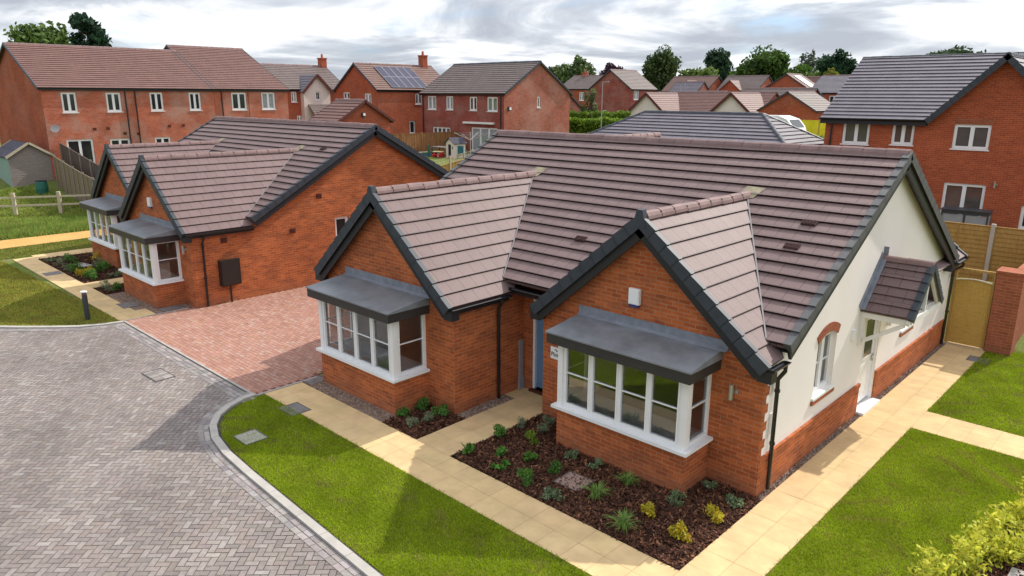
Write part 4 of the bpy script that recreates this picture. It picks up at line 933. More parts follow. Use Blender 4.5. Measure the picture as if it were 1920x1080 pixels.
def plant(kind, x, y, s, label, cat='shrub', z=0.0):
    s *= .92*(.9+.2*random.random())
    t = thing('bedding_plant' if kind in ('tuft', 'leafy') else 'shrub', label, cat, (x, y, z), random.random()*6)
    if kind == 'round': leafball('foliage', .23*s, .30*s, GREEN, 620, .026*s**.5, t, col2=BRIGHT, lump=9); stems(t, .15*s, .2*s)
    elif kind == 'bright': leafball('foliage', .20*s, .24*s, BRIGHT, 420, .028, t, col2=GREEN, lump=6); stems(t, .12*s, .2*s)
    elif kind == 'lime': leafball('foliage', .24*s, .26*s, LIME, 480, .028, t, col2=BRIGHT, lump=6); stems(t, .12*s, .2*s)
    elif kind == 'silver': leafball('foliage', .20*s, .27*s, SILVER, 650, .022, t, lump=9, asp=.22, up=1.3, col2=GREYG); stems(t, .1*s, .15*s)
    elif kind == 'grey': leafball('foliage', .24*s, .18*s, GREYG, 420, .024, t, lump=7, col2=SILVER); stems(t, .12*s, .1*s)
    elif kind == 'gold': leafball('foliage', .22*s, .30*s, GOLD, 430, .024, t, lump=7, asp=.6, col2=(.52, .34, .03)); stems(t, .14*s, .25*s)
    elif kind == 'leafy': leafball('leaf_cluster', .19*s, .16*s, (0.10, 0.24, .035), 70, .065, t, lump=3, asp=.5, up=.6)
    elif kind == 'tuft': tuft('blades', .36*s, .30*s, (0.17, 0.28, .06), 90, .014, t)
    return t
for k in [('round', -7.08, -2.22, 1.0, 'round green shrub at the left of the small bark bed'), ('round', -7.10, -1.72, 1.0, 'round green shrub tight under the left bay, behind the others'), ('round', -6.50, -1.68, 1.15, 'round green shrub by the brick corner in the small bark bed'),
    ('silver', -6.58, -2.40, 1.05, 'silver-grey lavender nearest the path in the small bark bed'), ('silver', -6.52, -2.05, 1.0, 'silver-grey lavender between the green shrubs of the small bed'),
    ('round', -4.87, -1.51, 1.05, 'domed green shrub beside the entry path in the big bed'), ('lime', -4.23, -1.15, 1.1, 'lime green shrub just left of the near bay window base'), ('silver', -4.88, -.80, 1.0, 'grey lavender beside the slabs leading to the blue door'),
    ('silver', -4.55, -.30, 1.0, 'grey lavender against the brick wall under the plot sign'), ('silver', -4.36, -.68, 1.0, 'grey lavender in front of the one under the plot sign'), ('leafy', -4.80, -2.45, 1.3, 'low leafy green plant at the pointed left corner of the big bed'),
    ('leafy', -4.33, -2.05, 1.1, 'broad-leaved green seedling near the domed shrub in bark'), ('leafy', -3.92, -2.44, 1.15, 'broad-leaved seedling with white-edged leaves beside the front path'), ('bright', -3.66, -1.80, 1.05, 'feathery mid green plant left of the stone cover'),
    ('round', -3.13, -1.80, .95, 'dark green upright bush just left of the stone cover'), ('round', -3.22, -2.51, 1.05, 'round green bush on the bed edge by the front slabs'), ('grey', -3.18, -1.12, .9, 'small grey-green plant below the bay window base, left one'),
    ('grey', -2.62, -1.15, 1.05, 'grey-green creeping plant below the middle of the bay base'), ('grey', -2.53, -2.50, 1.1, 'grey-green shrub on the bed edge below the stone cover'), ('tuft', -1.97, -2.00, 1.15, 'large spiky grass tuft right of the stone cover'),
    ('tuft', -1.83, -1.24, .95, 'spiky grass tuft close to the bay window base'), ('tuft', -1.06, -2.46, 1.15, 'spiky grass tuft on the bed edge among golden plants'), ('gold', -1.00, -1.79, 1.0, 'yellow-green golden shrub in the middle of the bed right half'),
    ('gold', -.28, -2.04, 1.1, 'golden yellow shrub nearest the front corner of the bed'), ('gold', -.16, -1.16, 1.25, 'tall golden yellow shrub beside the right-hand slab path'), ('grey', -.88, -1.10, .95, 'grey-green plant at the right front corner of the bay base'),
    ('grey', -.72, -.32, .95, 'grey-green plant in the nook right of the bay'), ('grey', -.12, -.52, 1.05, 'grey-green plant by the building corner and downpipe')]: plant(*k)
bb = [('grey', -29.9, -3.0, 'pale grey-green shrub at the far left tip of the far bed'), ('round', -29.3, -2.5, 'green shrub left of the stone cover in the far bed'), ('gold', -28.6, -1.6, 'yellow-green shrub at the back of the far bed'), ('silver', -28.9, -3.0, 'silvery shrub on the slab edge of the far bed'),
    ('grey', -27.9, -2.9, 'grey-green shrub in front of the stone cover in the far bed'), ('round', -27.2, -2.9, 'dark green bush right of the far stone cover'), ('silver', -27.6, -1.9, 'silvery bush behind the far stone cover'), ('gold', -26.3, -3.0, 'bright yellow shrub at the front of the far bed'),
    ('gold', -26.0, -2.6, 'bright yellow shrub second from the bed front corner'), ('round', -25.5, -2.8, 'dark green shrub at the right front corner of the far bed'), ('round', -26.6, -2.2, 'bushy green shrub below the far bay sill'), ('grey', -25.4, -2.0, 'grey-green bush against the far brick bay'), ('bright', -27.1, -1.75, 'light green bush close to the far bay wall')]
for k, x, y, l in bb: plant(k, x, y, 1.6, l)
for k, x, y, l in (('silver', -23.7, -2.95, 'silvery shrub at the left of the tiny bed under the far bay'), ('silver', -23.2, -3.0, 'silvery shrub at the slab edge of the tiny far bed'), ('round', -23.1, -2.7, 'green shrub against the brick in the tiny far bed')): plant(k, x, y, 1.3, l)
# golden hedge shrubs, bottom right
for i, (x, y, s, l) in enumerate([(2.98, -.42, 1.5, 'golden-leaved shrub spilling on the lawn, leftmost of its row'), (3.22, .15, 1.5, 'golden-leaved shrub second from the left at the lawn edge'), (3.35, .72, 1.45, 'golden-leaved shrub third along the lawn edge'),
    (3.42, 1.35, 1.7, 'tall golden-leaved shrub in the middle of the row'), (3.62, 2.0, 1.7, 'golden-leaved shrub behind the tall middle one'), (3.72, 2.75, 1.7, 'golden-leaved shrub second from the far end of the row'), (3.85, 3.45, 1.7, 'golden-leaved shrub at the far end of the row'), (3.72, 1.0, 1.2, 'low golden-leaved shrub overhanging the bark at the kerb side')]):
    t = thing('shrub', l, 'shrub', (x, y, 0), i*1.3, 'golden shrubs along the right lawn edge')
    leafball('foliage', .36*s**.5, .38*s, (0.62, 0.60, .07), 620, .046, t, lump=17, asp=.42, col2=(.42, .48, .05), up=.5); stems(t, .3, .35, 8)
b = MB(); b.box(3.74, 3.86, -1.5, .65, -.02, .045); b.box(3.74, 4.2, .66, .78, -.02, .045); tag(b.build('edging', 'concrete'), kind='structure')
# sign
t = thing('plot_sign', 'small white sign with black lettering on the brick beside the near bay', 'sign', (-4.615, -.001, 1.40))
b = MB(); b.box(-.16, .24, -.012, 0, 0, .27); b.build('board', 'plastic_white', t)
def text(s, size, x, y, z, parent, name='lettering'):
    c = bpy.data.curves.new('txt', 'FONT'); c.body = s; c.size = size; c.extrude = .0015; c.offset = .0015; o = bpy.data.objects.new('txt', c); COL.objects.link(o)
    dg = bpy.context.evaluated_depsgraph_get(); me = bpy.data.meshes.new_from_object(o.evaluated_get(dg)); bpy.data.objects.remove(o); me.materials.clear(); me.materials.append(M['ink'])
    q = bpy.data.objects.new(name, me); COL.objects.link(q); q.parent = parent; q.location = (x, y, z); q.rotation_euler = (math.pi/2, 0, 0)
text('Plot', .128, -.145, -.014, .065, t); b = MB(); b.box(-.05, .02, -.0135, -.0122, .205, .222); b.box(.0, .035, -.0135, -.0122, .175, .2); b.build('small_mark', 'ink', t)
# bollard light
t = thing('bollard_light', 'black bollard light with pale cap on the lawn edge', 'bollard light', (-19.92, -4.68, 0))
b = MB(); b.tube([(0, 0, 0), (0, 0, .82)], .075, 16); b.build('post', 'anthracite', t); b = MB(); b.tube([(0, 0, .82), (0, 0, .90)], .065, 16); b.build('lamp', 'glass_mid', t); b = MB(); b.tube([(0, 0, .90), (0, 0, .93)], .10, 16); b.build('cap', 'plastic_white', t)

# ------------------------------------------------------------------ side gate, fences, garden walls
t = thing('side_gate', 'arched timber gate between the cream gable and the brick pier', 'gate', (.08, 11.85, 0))
b = MB(); n = 9
for k in range(n):
    x0, x1 = .06+k*.098, .06+(k+1)*.098-.006; top = lambda x: 1.90+.06*math.sin(math.pi*(x-.06)/.88)
    b.hexa([V(x0, -.02, .06), V(x1, -.02, .06), V(x1, .005, .06), V(x0, .005, .06), V(x0, -.02, top(x0)), V(x1, -.02, top(x1)), V(x1, .005, top(x1)), V(x0, .005, top(x0))])
b.build('boards', 'timber_new', t); b = MB()
for k in range(8):
    x0 = .055+k*.111; b.bar((x0, -.03, 1.905+.06*math.sin(math.pi*(k/8))), (x0+.111, -.03, 1.905+.06*math.sin(math.pi*((k+1)/8))), .05, .03)
b.build('top_rail', 'timber_pale', t)
b = MB(); b.box(.0, .055, -.06, .04, 0, 2.25); b.box(.945, .99, -.06, .04, 0, 2.25); b.box(.055, .945, -.05, .03, 2.19, 2.25); b.build('frame', 'timber_fence', t)
b = MB(); b.box(-.02, 1.0, -.10, -.04, 0, .05); b.build('threshold', 'timber_pale', t)
t = thing('brick_pier', 'square brick pier with a pale coping beside the timber gate', 'brick pier', (1.09, 11.75, 0))
b = MB(); 
for f, L in ((Fs(0, 0), .62), (Fe(.62, 0), .62), (Fn(.62, .62), .62), (Fw(0, .62), .62)): wall(b, f, 0, L, 0, 2.26)
b.build('shaft', 'brick_garden', t); b = MB(); b.box(-.03, .65, -.03, .65, 2.26, 2.33); b.build('coping', 'brick_garden', t)
t = thing('garden_wall', 'brick garden wall running back from the pier', 'wall', (1.40, 12.38, 0)); b = MB(); wall(b, Fe(.25, 0), 0, 8, 0, 2.2); wall(b, Fw(0, 8), 0, 8, 0, 2.2); wall(b, Fn(.25, 8), 0, .25, 0, 2.2); b.build('brickwork', 'brick_garden', t); b = MB(); b.box(-.03, .28, 0, 8, 2.2, 2.26); b.build('coping', 'brick_garden', t)
def fence(label, p0, p1, h, n, kind='board', panel='timber_fence', post='post_concrete', zf=terr, ph=0.08, group=None, lattice=0.0, name='timber_fence', post_w=.11):
    t = thing(name, label, 'fence', (p0[0], p0[1], 0), 0, group); d = Vector((p1[0]-p0[0], p1[1]-p0[1], 0)); L = d.length/n; d.normalize(); nn = Vector((d.y, -d.x, 0))
    for k in range(n+1):
        x, y = d.x*L*k, d.y*L*k; z = zf(p0[0]+x, p0[1]+y); b = MB(); f = frame((x, y, 0), d, nn); b.obox(f, -post_w/2, post_w/2, -post_w/2, post_w/2, z-.2, z+h+ph+lattice); b.build('post', post, t)
    for k in range(n):
        f0 = frame((0, 0, 0), d, nn); a0, a1 = L*k+post_w/2+.003, L*(k+1)-post_w/2-.003; zA, zB = zf(p0[0]+d.x*L*k, p0[1]+d.y*L*k), zf(p0[0]+d.x*L*(k+1), p0[1]+d.y*L*(k+1)); zc = 0.0; f = (lambda a, dd, z, f0=f0, k=k, zA=zA, zB=zB: f0(a, dd, z+zA+(zB-zA)*(a-L*k)/L)); b = MB()
        if kind == 'lap':
            m = 12
            for q in range(m): z0 = zc+.04+q*(h-.08)/m; z1 = z0+(h-.08)/m+.012; P = lambda a, dd, z: f(a, dd, z); b.hexa([P(a0, .022, z0), P(a1, .022, z0), P(a1, -.005, z0), P(a0, -.005, z0), P(a0, .004, z1), P(a1, .004, z1), P(a1, -.005, z1), P(a0, -.005, z1)])
            for a in (a0, (a0+a1)/2-.02, a1-.04): b.obox(f, a, a+.04, .022, .034, zc+.04, zc+h-.02)
            b.obox(f, a0, a1, -.03, .03, zc+h-.03, zc+h)
        elif kind == 'board':
            m = max(1, int((a1-a0)/.14)); w = (a1-a0)/m
            for q in range(m): e = .012*(q % 2); b.obox(f, a0+q*w, a0+(q+1)*w-.006, -.012+e, .008+e, zc+.03, zc+h-.02)
            b.obox(f, a0, a1, -.03, .035, zc+h-.02, zc+h+.02)
        elif kind == 'rail':
            for q in (.42, .80): b.obox(f, a0-.05, a1+.05, -.035, .02, zc+h*q, zc+h*q+.10)
        b.build('rails' if kind == 'rail' else 'panel', panel, t)
        if lattice:
            b = MB(); m = int((a1-a0)/.16); zl = zc+h+.02
            for q in range(m+1): x = a0+(a1-a0)*q/m; b.obox(f, x-.012, x+.012, -.008, .006, zl, zl+lattice)
            for q in range(3): b.obox(f, a0, a1, .006, .018, zl+lattice*q/2-.012, zl+lattice*q/2+.012)
            b.build('trellis', panel if False else 'timber_pale', t)
    return t
fence('tall timber panel fence with concrete posts behind the garden gate', (-2.60, 18.85), (3.9, 18.85), 2.02, 3, 'lap', 'timber_fence', post_w=.13)
fence('timber fence topped with trellis, seen between the two bungalow roofs', (-31, 16.4), (-31, 24.4), 1.45, 4, 'board', 'timber_fence', 'timber_pale', lattice=.40, post_w=.12)
fence('long boarded fence dividing the gardens, half in shadow', (-43.8, 24.4), (-43.8, 32.8), 1.78, 4, 'board', 'timber_board', 'timber_board')
fence('dark fence behind the bungalow gable beneath the brick house', (-47.5, 19.5), (-47.5, 26.5), 2.2, 3, 'board', 'timber_dark', 'timber_dark')
fence('weathered lapped fence right of the garden shed', (-48.9, 2.6), (-40.3, 2.6), 1.95, 5, 'lap', 'timber_lapped', 'timber_old')
fence('dark grey-brown fence behind the lapped one, under the patio doors', (-50.6, 3.5), (-41.3, 3.5), 2.05, 5, 'board', 'timber_dark', 'timber_old', zf=lambda x, y: terr(x, y)+.22)
fence('pale post-and-rail field fence at the far left', (-47.34, -4.78), (-41.68, 2.95), 1.22, 4, 'rail', 'timber_pale', 'timber_pale', name='field_fence', post_w=.17)
fence('sunlit yellow timber fence left of the grey-roofed house', (-27.0, 60.0), (-20.4, 58.2), 2.7, 3, 'board', 'timber_yellow', 'timber_new')

# ------------------------------------------------------------------ houses of the older estate
def P2(base, pts): return [V(*p) for p in pts]
def house(label, x0, y0, Lx, Ly, zb, he, hr, axis, wallm, roofm, wins=(), over=.22, ridge='ridge_brown', vmat='verge_dark', g=.34, name='house', cat='house', gable_mat=None, gable='', holes_frac=None, gut=True, zr2=None, group=None):
    """gabled house; loc at its SW ground corner; he/hr heights of eave and ridge over zb; wins: (face, a, z, w, h, lights, pane)"""
    t = thing(name, label, cat, (x0, y0, zb), 0, group)
    F = {'S': Fs(0, 0), 'E': Fe(Lx, 0), 'N': Fn(Lx, Ly), 'W': Fw(0, Ly)}; LN = {'S': Lx, 'N': Lx, 'E': Ly, 'W': Ly}
    H = {k: [] for k in F}
    for w in wins: H[w[0]].append((w[1], w[1]+w[3], w[2], w[2]+w[4]))
    gb = ('E', 'W') if axis == 'x' else ('N', 'S'); mb = MB(); gm = {}
    for k in F:
        top = he-.08 if k not in gb else [(0, he-.08), (LN[k]/2, hr-.12), (LN[k], he-.08)]
        m = mb
        if gable_mat and k in gable: m = gm.setdefault(k, MB())
        wall(m, F[k], 0, LN[k], -1.0, top, H[k], .12)
    w_ = mb.build('wall', wallm, t)
    for k in gm: gm[k].build('gable_wall', gable_mat, t)
    for w in wins:
        door = len(w) > 7 and w[7] == 'door'
        window(t, F[w[0]], w[1], w[2], w[3], w[4], w[5], w[8] if len(w) > 8 else None, w[6], .06, sill=not door, name='patio_door' if door else 'window', bw=.085, vbar=(w[9] if len(w) > 9 else 0))
    half = (Ly if axis == 'x' else Lx)/2; k = (hr-he)/half; ang = math.atan(k); ca, sa = math.cos(ang), math.sin(ang); o2 = over; ze = he-k*o2*0.6; hh = half+o2*0.6; L = hh/ca
    b = MB()
    if axis == 'x':
        R = Lx+2*over; slope(b, V(-over, -o2*.6, ze), (1, 0, 0), (0, ca, sa), 0, R, L, g=g, lift=.035); slope(b, V(-over, Ly+o2*.6, ze), (1, 0, 0), (0, -ca, sa), 0, R, L, g=g, lift=.035)
        r0, r1 = V(-over, half, hr+.02), V(Lx+over, half, hr+.02)
    else:
        R = Ly+2*over; slope(b, V(Lx+o2*.6, -over, ze), (0, 1, 0), (-ca, 0, sa), 0, R, L, g=g, lift=.035); slope(b, V(-o2*.6, -over, ze), (0, 1, 0), (ca, 0, sa), 0, R, L, g=g, lift=.035)
        r0, r1 = V(half, -over, hr+.02), V(half, Ly+over, hr+.02)
    rf = b.build('roof', roofm, t); b = MB(); ridge_tiles(b, r0, r1, .12, .46 if hr > 3 else .8); b.build('ridge_tile', ridge, rf)
    for e in (0, 1):
        for sg in (1, -1):
            b = MB()
            if axis == 'x': P = V(-over if e == 0 else Lx+over, half-sg*hh, ze); ev = V(0, sg*ca, sa); out = V(-1 if e == 0 else 1, 0, 0)
            else: P = V(half-sg*hh, -over if e == 0 else Ly+over, ze); ev = V(sg*ca, 0, sa); out = V(0, -1 if e == 0 else 1, 0)
            n = ev.cross(out); n = n if n.z > 0 else -n
            a = P-n*.045-out*.03; b.bar(a, a+ev*L, .075, .15, n); b.build('verge', vmat, rf)
    if gut:
        for sg in (1, -1):
            b = MB()
            if axis == 'x': y = half-sg*hh; gutter(b, V(-over, y, ze+.01), V(Lx+over, y, ze+.01), (0, -sg, 0)); b.box(-over+.03, Lx+over-.03, min(y, y+sg*.03), max(y, y+sg*.03), ze-.16, ze-.03)
            else: x = half-sg*hh; gutter(b, V(x, -over, ze+.01), V(x, Ly+over, ze+.01), (-sg, 0, 0)); b.box(min(x, x+sg*.03), max(x, x+sg*.03), -over+.03, Ly+over-.03, ze-.16, ze-.03)
            b.build('gutter', 'gutter', t)
    return t, w_, rf
def pipe(t, fr, a, z0, z1, r=.045, mat='gutter'):
    b = MB(); b.tube([fr(a, .06, z0), fr(a, .06, z1)], r, 8); b.build('downpipe', mat, t)
def vents(t, fr, lst, s=.11):
    for a, z in lst: b = MB(); b.obox(fr, a-s, a+s, .001, .025, z-s*.8, z+s*.8); b.build('wall_vent', 'vent_brown', t)
def chimney(t, x, y, z0, z1, w=.75, d=.6, pots=1, mat='brick_red'):
    b = MB(); 
    for f, L in ((Fs(x-w/2, y-d/2), w), (Fe(x+w/2, y-d/2), d), (Fn(x+w/2, y+d/2), w), (Fw(x-w/2, y+d/2), d)): wall(b, f, 0, L, z0, z1)
    b.box(x-w/2-.05, x+w/2+.05, y-d/2-.05, y+d/2+.05, z1, z1+.12); c = b.build('chimney', mat, t)
    for k in range(pots): b = MB(); b.tube([(x+(k-(pots-1)/2)*.3, y, z1+.12), (x+(k-(pots-1)/2)*.3, y, z1+.5)], [.13, .10], 10); b.build('chimney_pot', 'brick_pale', c)
GD, GM = 'glass_dark', 'glass_mid'
# terrace (facade to +X), two joined blocks
T0, zb = 2.88, 1.7
w = [('E', 3.99-T0, 5.66-zb, .90, 1.30, 2, GD), ('E', 6.72-T0, 5.68-zb, .94, 1.28, 2, GD), ('E', 9.60-T0, 5.70-zb, .90, 1.28, 2, GD), ('E', 12.38-T0, 5.71-zb, .86, 1.28, 2, GD),
     ('E', 3.92-T0, .05, 1.62, 2.15, 2, GD, 'door'), ('E', 6.62-T0, 2.75-zb, 1.30, 1.10, 2, GD), ('E', 9.62-T0, 2.75-zb, 1.1, 1.10, 2, GD)]
tt, tw, tr = house('long brick terrace with brown tiled roof behind the shed', -50.73-12.8, T0, 12.8, 11.4, zb, 7.30-zb, 10.22-zb, 'y', 'brick_pale', 'tile_terracotta', w, .22, gable_mat='brick_red', gable='S', name='terraced_house', cat='terrace')
f = Fe(12.8, 0)
for a in (7.95-T0, 8.6-T0): pipe(tt, f, a, 0, 5.35)
vents(tt, f, [(5.75-T0, 4.55-zb), (6.6-T0, 4.57-zb), (8.55-T0, 4.15-zb), (7.65-T0, 4.2-zb), (10.75-T0, 4.62-zb), (11.75-T0, 4.64-zb)])
b = MB(); n = 14; c = f(.35, .55, 4.68-zb)
for i in range(n):
    a0, a1 = i*2*math.pi/n, (i+1)*2*math.pi/n; r = .27; nd = V(.75, -.5, .35).normalized(); u_ = nd.cross(V(0, 0, 1)).normalized(); v_ = u_.cross(nd)
    p = lambda a, q: c+(u_*math.cos(a)+v_*math.sin(a))*r*q-nd*(.10*(1-q*q)); b.face([p(a0, 1), p(a1, 1), p(a1, .5), p(a0, .5)]); b.face([p(a0, .5), p(a1, .5), c-nd*.10])
b.bar(c-nd*.1, f(.35, 0, 4.55-zb), .04, .04); b.bar(c-nd*.05-v_*.3, c+nd*.35, .02, .02); b.build('satellite_dish', 'lamp_metal', tt)
w = [('E', 15.64-14.3, 5.70-zb, 1.2, 1.30, 2, GD), ('E', 18.12-14.3, 5.71-zb, 1.15, 1.32, 2, 'curtain')]
t2, _, _ = house('right end house of the terrace with the taller roof step', -50.73-14.72, 14.30, 14.72, 6.1, zb, 7.30-zb, 10.66-zb, 'y', 'brick_pale', 'tile_terracotta', w, .18, name='terraced_house', cat='terrace')
pipe(t2, Fe(14.72, 0), .55, 0, 5.4); pipe(t2, Fe(14.72, 0), 2.7, 0, 5.4, .035, 'brick_garden')
# house with cream gable between terrace and solar-roofed house
zb = 1.9
w = [('E', 26.42-21.5, 6.15-zb, .60, .98, 2, GD, '', [.5]), ('E', 26.9-21.5, 4.0-zb, .6, .9, 2, GD)]
u1, uw, ur = house('grey roofed house with a cream rendered front gable and chimney', -60.6-8.0, 21.5, 8.0, 11.2, zb, 7.42-zb, 9.75-zb, 'y', 'brick_red', 'tile_grey', w, .2)
b = MB(); fr = Fe(8.6, 27.42-21.5)
wall(b, fr, 0, 2.95, -1, [(0, 7.25-zb), (1.5, 8.75-zb), (2.95, 7.25-zb)], [(1.30, 1.85, 6.35-zb, 7.15-zb)]); wall(b, Fs(8.0, 27.42-21.5), 0, .6, -1, 7.25-zb); wall(b, Fn(8.6, 30.37-21.5), 0, .6, -1, 7.25-zb); cg = b.build('cream_gable', 'render_pale', u1)
window(u1, fr, 1.30, 6.35-zb, .55, .8, 1, [.5], GD, .06, vbar=1)
b = MB(); hh = 1.5; kk = math.atan(1.55/1.55); L = 1.68/math.cos(kk)
for sg in (1, -1): slope(b, V(5.0, (28.9-21.5)-sg*1.68, 7.12-zb), (1, 0, 0), (0, sg*math.cos(kk), math.sin(kk)), 0, 3.85, L)
pr_ = b.build('dormer_roof', 'tile_slate', u1)
for sg in (1, -1):
    b = MB(); P = V(8.87, (28.9-21.5)-sg*1.72, 7.0-zb); ev = V(0, sg*math.cos(kk), math.sin(kk)); b.bar(P, P+ev*L, .06, .24, V(0, -ev.z, ev.y)); b.build('bargeboard', 'barge_brown', pr_)
b = MB(); slope(b, V(9.75, 27.8-21.5, 5.0-zb), (0, 1, 0), (-.75, 0, .66), 0, 2.9, 1.45, g=.3); b.build('porch_roof', 'tile_grey', u1)
chimney(u1, 4.0, 11.1, 9.3-zb, 10.45-zb)
# solar roof house D
zb = 1.9; sx, sy = -57.92, 29.68
w = [('S', -56.69-sx, 6.45-zb, 1.1, .66, 2, GM), ('S', -53.24-sx, 6.0-zb, 1.05, 1.0, 2, 'curtain', '', [.5]), ('E', 34.0-sy, 6.02-zb, .85, 1.0, 2, GM), ('E', 33.2-sy, 3.3-zb, .7, 1.2, 1, GD)]
d1, dw, dr = house('orange-red brick house with solar panels on its roof', sx, sy, 6.76, 9.0, zb, 7.38-zb, 9.70-zb, 'y', 'brick_red', 'tile_dusty', w, .18, gable_mat=None)
hf = 3.38; ang = math.atan((9.70-7.38)/hf); P0 = V(6.76+.13, 0, 7.38-zb-.09); ev = V(-math.cos(ang), 0, math.sin(ang)); nn = V(math.sin(ang), 0, math.cos(ang)); sp = MB()
for r in range(2):
    for c in range(5):
        a = P0+ev*(.32+r*1.72)+V(0, 1.75+c*.86, 0)+nn*.07; sp = MB(); q = [a, a+V(0, .83, 0), a+V(0, .83, 0)+ev*1.66, a+ev*1.66]; sp.hexa([p-nn*.03 for p in q]+[p+nn*.03 for p in q]); s1 = sp.build('solar_panel', 'solar', dr)
        sp = MB(); 
        for e0, e1 in ((q[0], q[1]), (q[1], q[2]), (q[2], q[3]), (q[3], q[0])): sp.bar(e0+nn*.03, e1+nn*.03, .035, .02, nn)
        sp.build('panel_frame', 'solar_line', s1)
chimney(d1, 3.38, 8.15, 9.3-zb, 10.6-zb, .7, .6, 1)
# low garage-like gable G
g1, gw, gr = house('low brick gable with brown roof in front of the solar-roofed house', -36.65, 13.99, 2.74, 3.9, 1.2, 5.40-1.2, 6.55-1.2, 'x', 'brick_red', 'tile_terracotta', [], .25, name='garage', cat='garage', vmat='barge_brown')
b = MB(); fr = Fe(2.74, 0); b.obox(fr, 1.75, 1.95, 0, .12, 4.55-.2, 4.8-.2); b.obox(fr, 1.78, 1.92, .12, .2, 4.62-.2, 4.78-.2, 1); b.build('wall_light', ['barge', 'plastic_white'], g1)
# plum brick house E
zb = 2.05; ex, ey = -49.09, 33.05
w = [('S', -48.25-ex, 5.60-zb, 1.2, 1.2, 2, 'curtain'), ('S', -45.72-ex, 5.61-zb, .95, 1.18, 2, 'curtain'), ('S', -42.68-ex, 5.60-zb, .95, 1.15, 2, GD), ('S', -40.5-ex, 5.56-zb, 1.25, 1.18, 2, 'pane_green'), 
     ('S', -47.6-ex, 3.0-zb, 2.4, 1.08, 4, GM), ('S', -42.45-ex, .05, 3.2, 2.1, 3, 'curtain', 'door'), ('E', 37.15-ey, 5.85-zb, .42, .92, 1, GD, '', [.33, .66])]
plain('pane_green', (0.17, 0.23, 0.17), .2, .5, .2)
e1, ew, er = house('dark plum brick house with an awning over its patio doors', ex, ey, 10.6, 8.5, zb, 7.10-zb, 9.68-zb, 'x', 'brick_plum', 'tile_grey', w, .22, gable_mat='brick_mixed', gable='E', ridge='ridge_black')
b = MB(); fr = Fs(0, 0); b.obox(fr, -43.3-ex, -39.6-ex, .001, .25, 4.50-zb, 4.66-zb); b.build('awning', 'white_paint', e1)
pipe(e1, Fs(0, 0), 10.25, 0, 4.9); pipe(e1, Fs(0, 0), .25, 0, 4.9); 
b = MB(); fr = Fe(10.6, 0); b.obox(fr, .42, .62, 0, .15, 5.65-zb, 5.95-zb); b.obox(fr, .44, .6, .15, .27, 5.70-zb, 5.92-zb, 1); b.build('wall_light', ['barge', 'plastic_white'], e1)
house('pinkish brick gable half hidden behind the plum brick house', -58.0, 48.9, 8.56, 8.4, 2.0, 5.30-2.0, 8.1-2.0, 'x', 'brick_mixed', 'tile_grey', [], .2)
# right-hand brick house R
zb = .45; rx, ry = -9.50, 26.18
w = [('S', -8.65-rx, 4.66-zb, 1.25, 1.10, 2, GM), ('S', -6.40-rx, 4.72-zb, .95, 1.06, 2, GM), ('S', -3.85-rx, 4.66-zb, 1.42, 1.06, 2, GM, '', None), ('S', -3.92-rx, .75, 1.65, 1.95, 2, GM, 'door'), ('S', -.85-rx, .95, 1.5, 1.0, 2, GD)]
r1 = thing('house', 'orange brick house with slate-grey roof at the right edge', 'house', (rx, ry, zb))
LW = 13.5; b = MB(); ax = -2.2-rx; ft = -4.85-rx; hA = 8.62-zb
wall(b, Fs(0, 0), 0, LW, -.6, [(0, 5.40), (ft, 5.40), (ax, hA-.2), (2*ax-ft, 5.40), (LW, 5.40)], [(x[1], x[1]+x[3], x[2], x[2]+x[4]) for x in w], .12)
wall(b, Fw(0, 9.4), 0, 9.4, -.6, [(0, 5.40), (4.7, 8.3), (9.4, 5.40)]); wall(b, Fn(LW, 9.4), 0, LW, -.6, 5.4); wall(b, Fe(LW, 0), 0, 9.4, -.6, [(0, 5.40), (4.7, 8.3), (9.4, 5.40)]); rw_ = b.build('wall', 'brick_house', r1)
for x in w: window(r1, Fs(0, 0), x[1], x[2], x[3], x[4], x[5], None, x[6], .06, sill=not (len(x) > 7 and x[7] == 'door'), name='patio_door' if len(x) > 7 and x[7] == 'door' else 'window', bw=.085)
b = MB(); f = Fs(0, 0)
for k in range(16): b.obox(f, -3.95-rx+k*.10, -3.95-rx+k*.10+.088, 0.001, .012, 5.73-zb+.02, 5.73-zb+.24)
b.build('soldier_course', 'brick_garden', rw_)
ky = (8.5-5.5)/4.85; a_ = math.atan(ky); ca, sa = math.cos(a_), math.sin(a_)
b = MB(); slope(b, V(-.22, -.22, 5.40), (1, 0, 0), (0, ca, sa), 0, ft+.25, 4.92/ca, g=.31, lift=.045); slope(b, V(-.22, -.22, 5.40), (1, 0, 0), (0, ca, sa), ft+.25, LW+.44, 4.92/ca, g=.31, lift=.045, v_start=.31); slope(b, V(-.22, 9.62, 5.40), (1, 0, 0), (0, -ca, sa), 0, LW+.44, 4.92/ca, g=.31, lift=.045); rr = b.build('roof', 'tile_slate', r1)
kx = (hA-5.42)/(ax-ft+.1); a2 = math.atan(kx); L2 = (ax-ft+.1)/math.cos(a2)
b = MB()
for sg in (1, -1): slope(b, V(ax-sg*(ax-ft+.1), -.30, 5.42), (0, 1, 0), (sg*math.cos(a2), 0, math.sin(a2)), 0, .55, L2, kr=4.3/L2, g=.31, lift=.045)
b.build('gable_roof', 'tile_slate', rr)
for sg in (1, -1): b = MB(); verge(b, V(ax-sg*(ax-ft+.1), -.30, 5.42), V(sg*math.cos(a2), 0, math.sin(a2)), (0, -1, 0), L2, g=.31, w=.16, inner=.09, lo=.07, hi=.04, down=.20); b.build('verge', 'verge_dark', rr)
b = MB(); ridge_tiles(b, V(-.22, 4.70, 8.42), V(LW+.22, 4.70, 8.42), .13, .46); b.build('ridge_tile', 'ridge_black', rr)
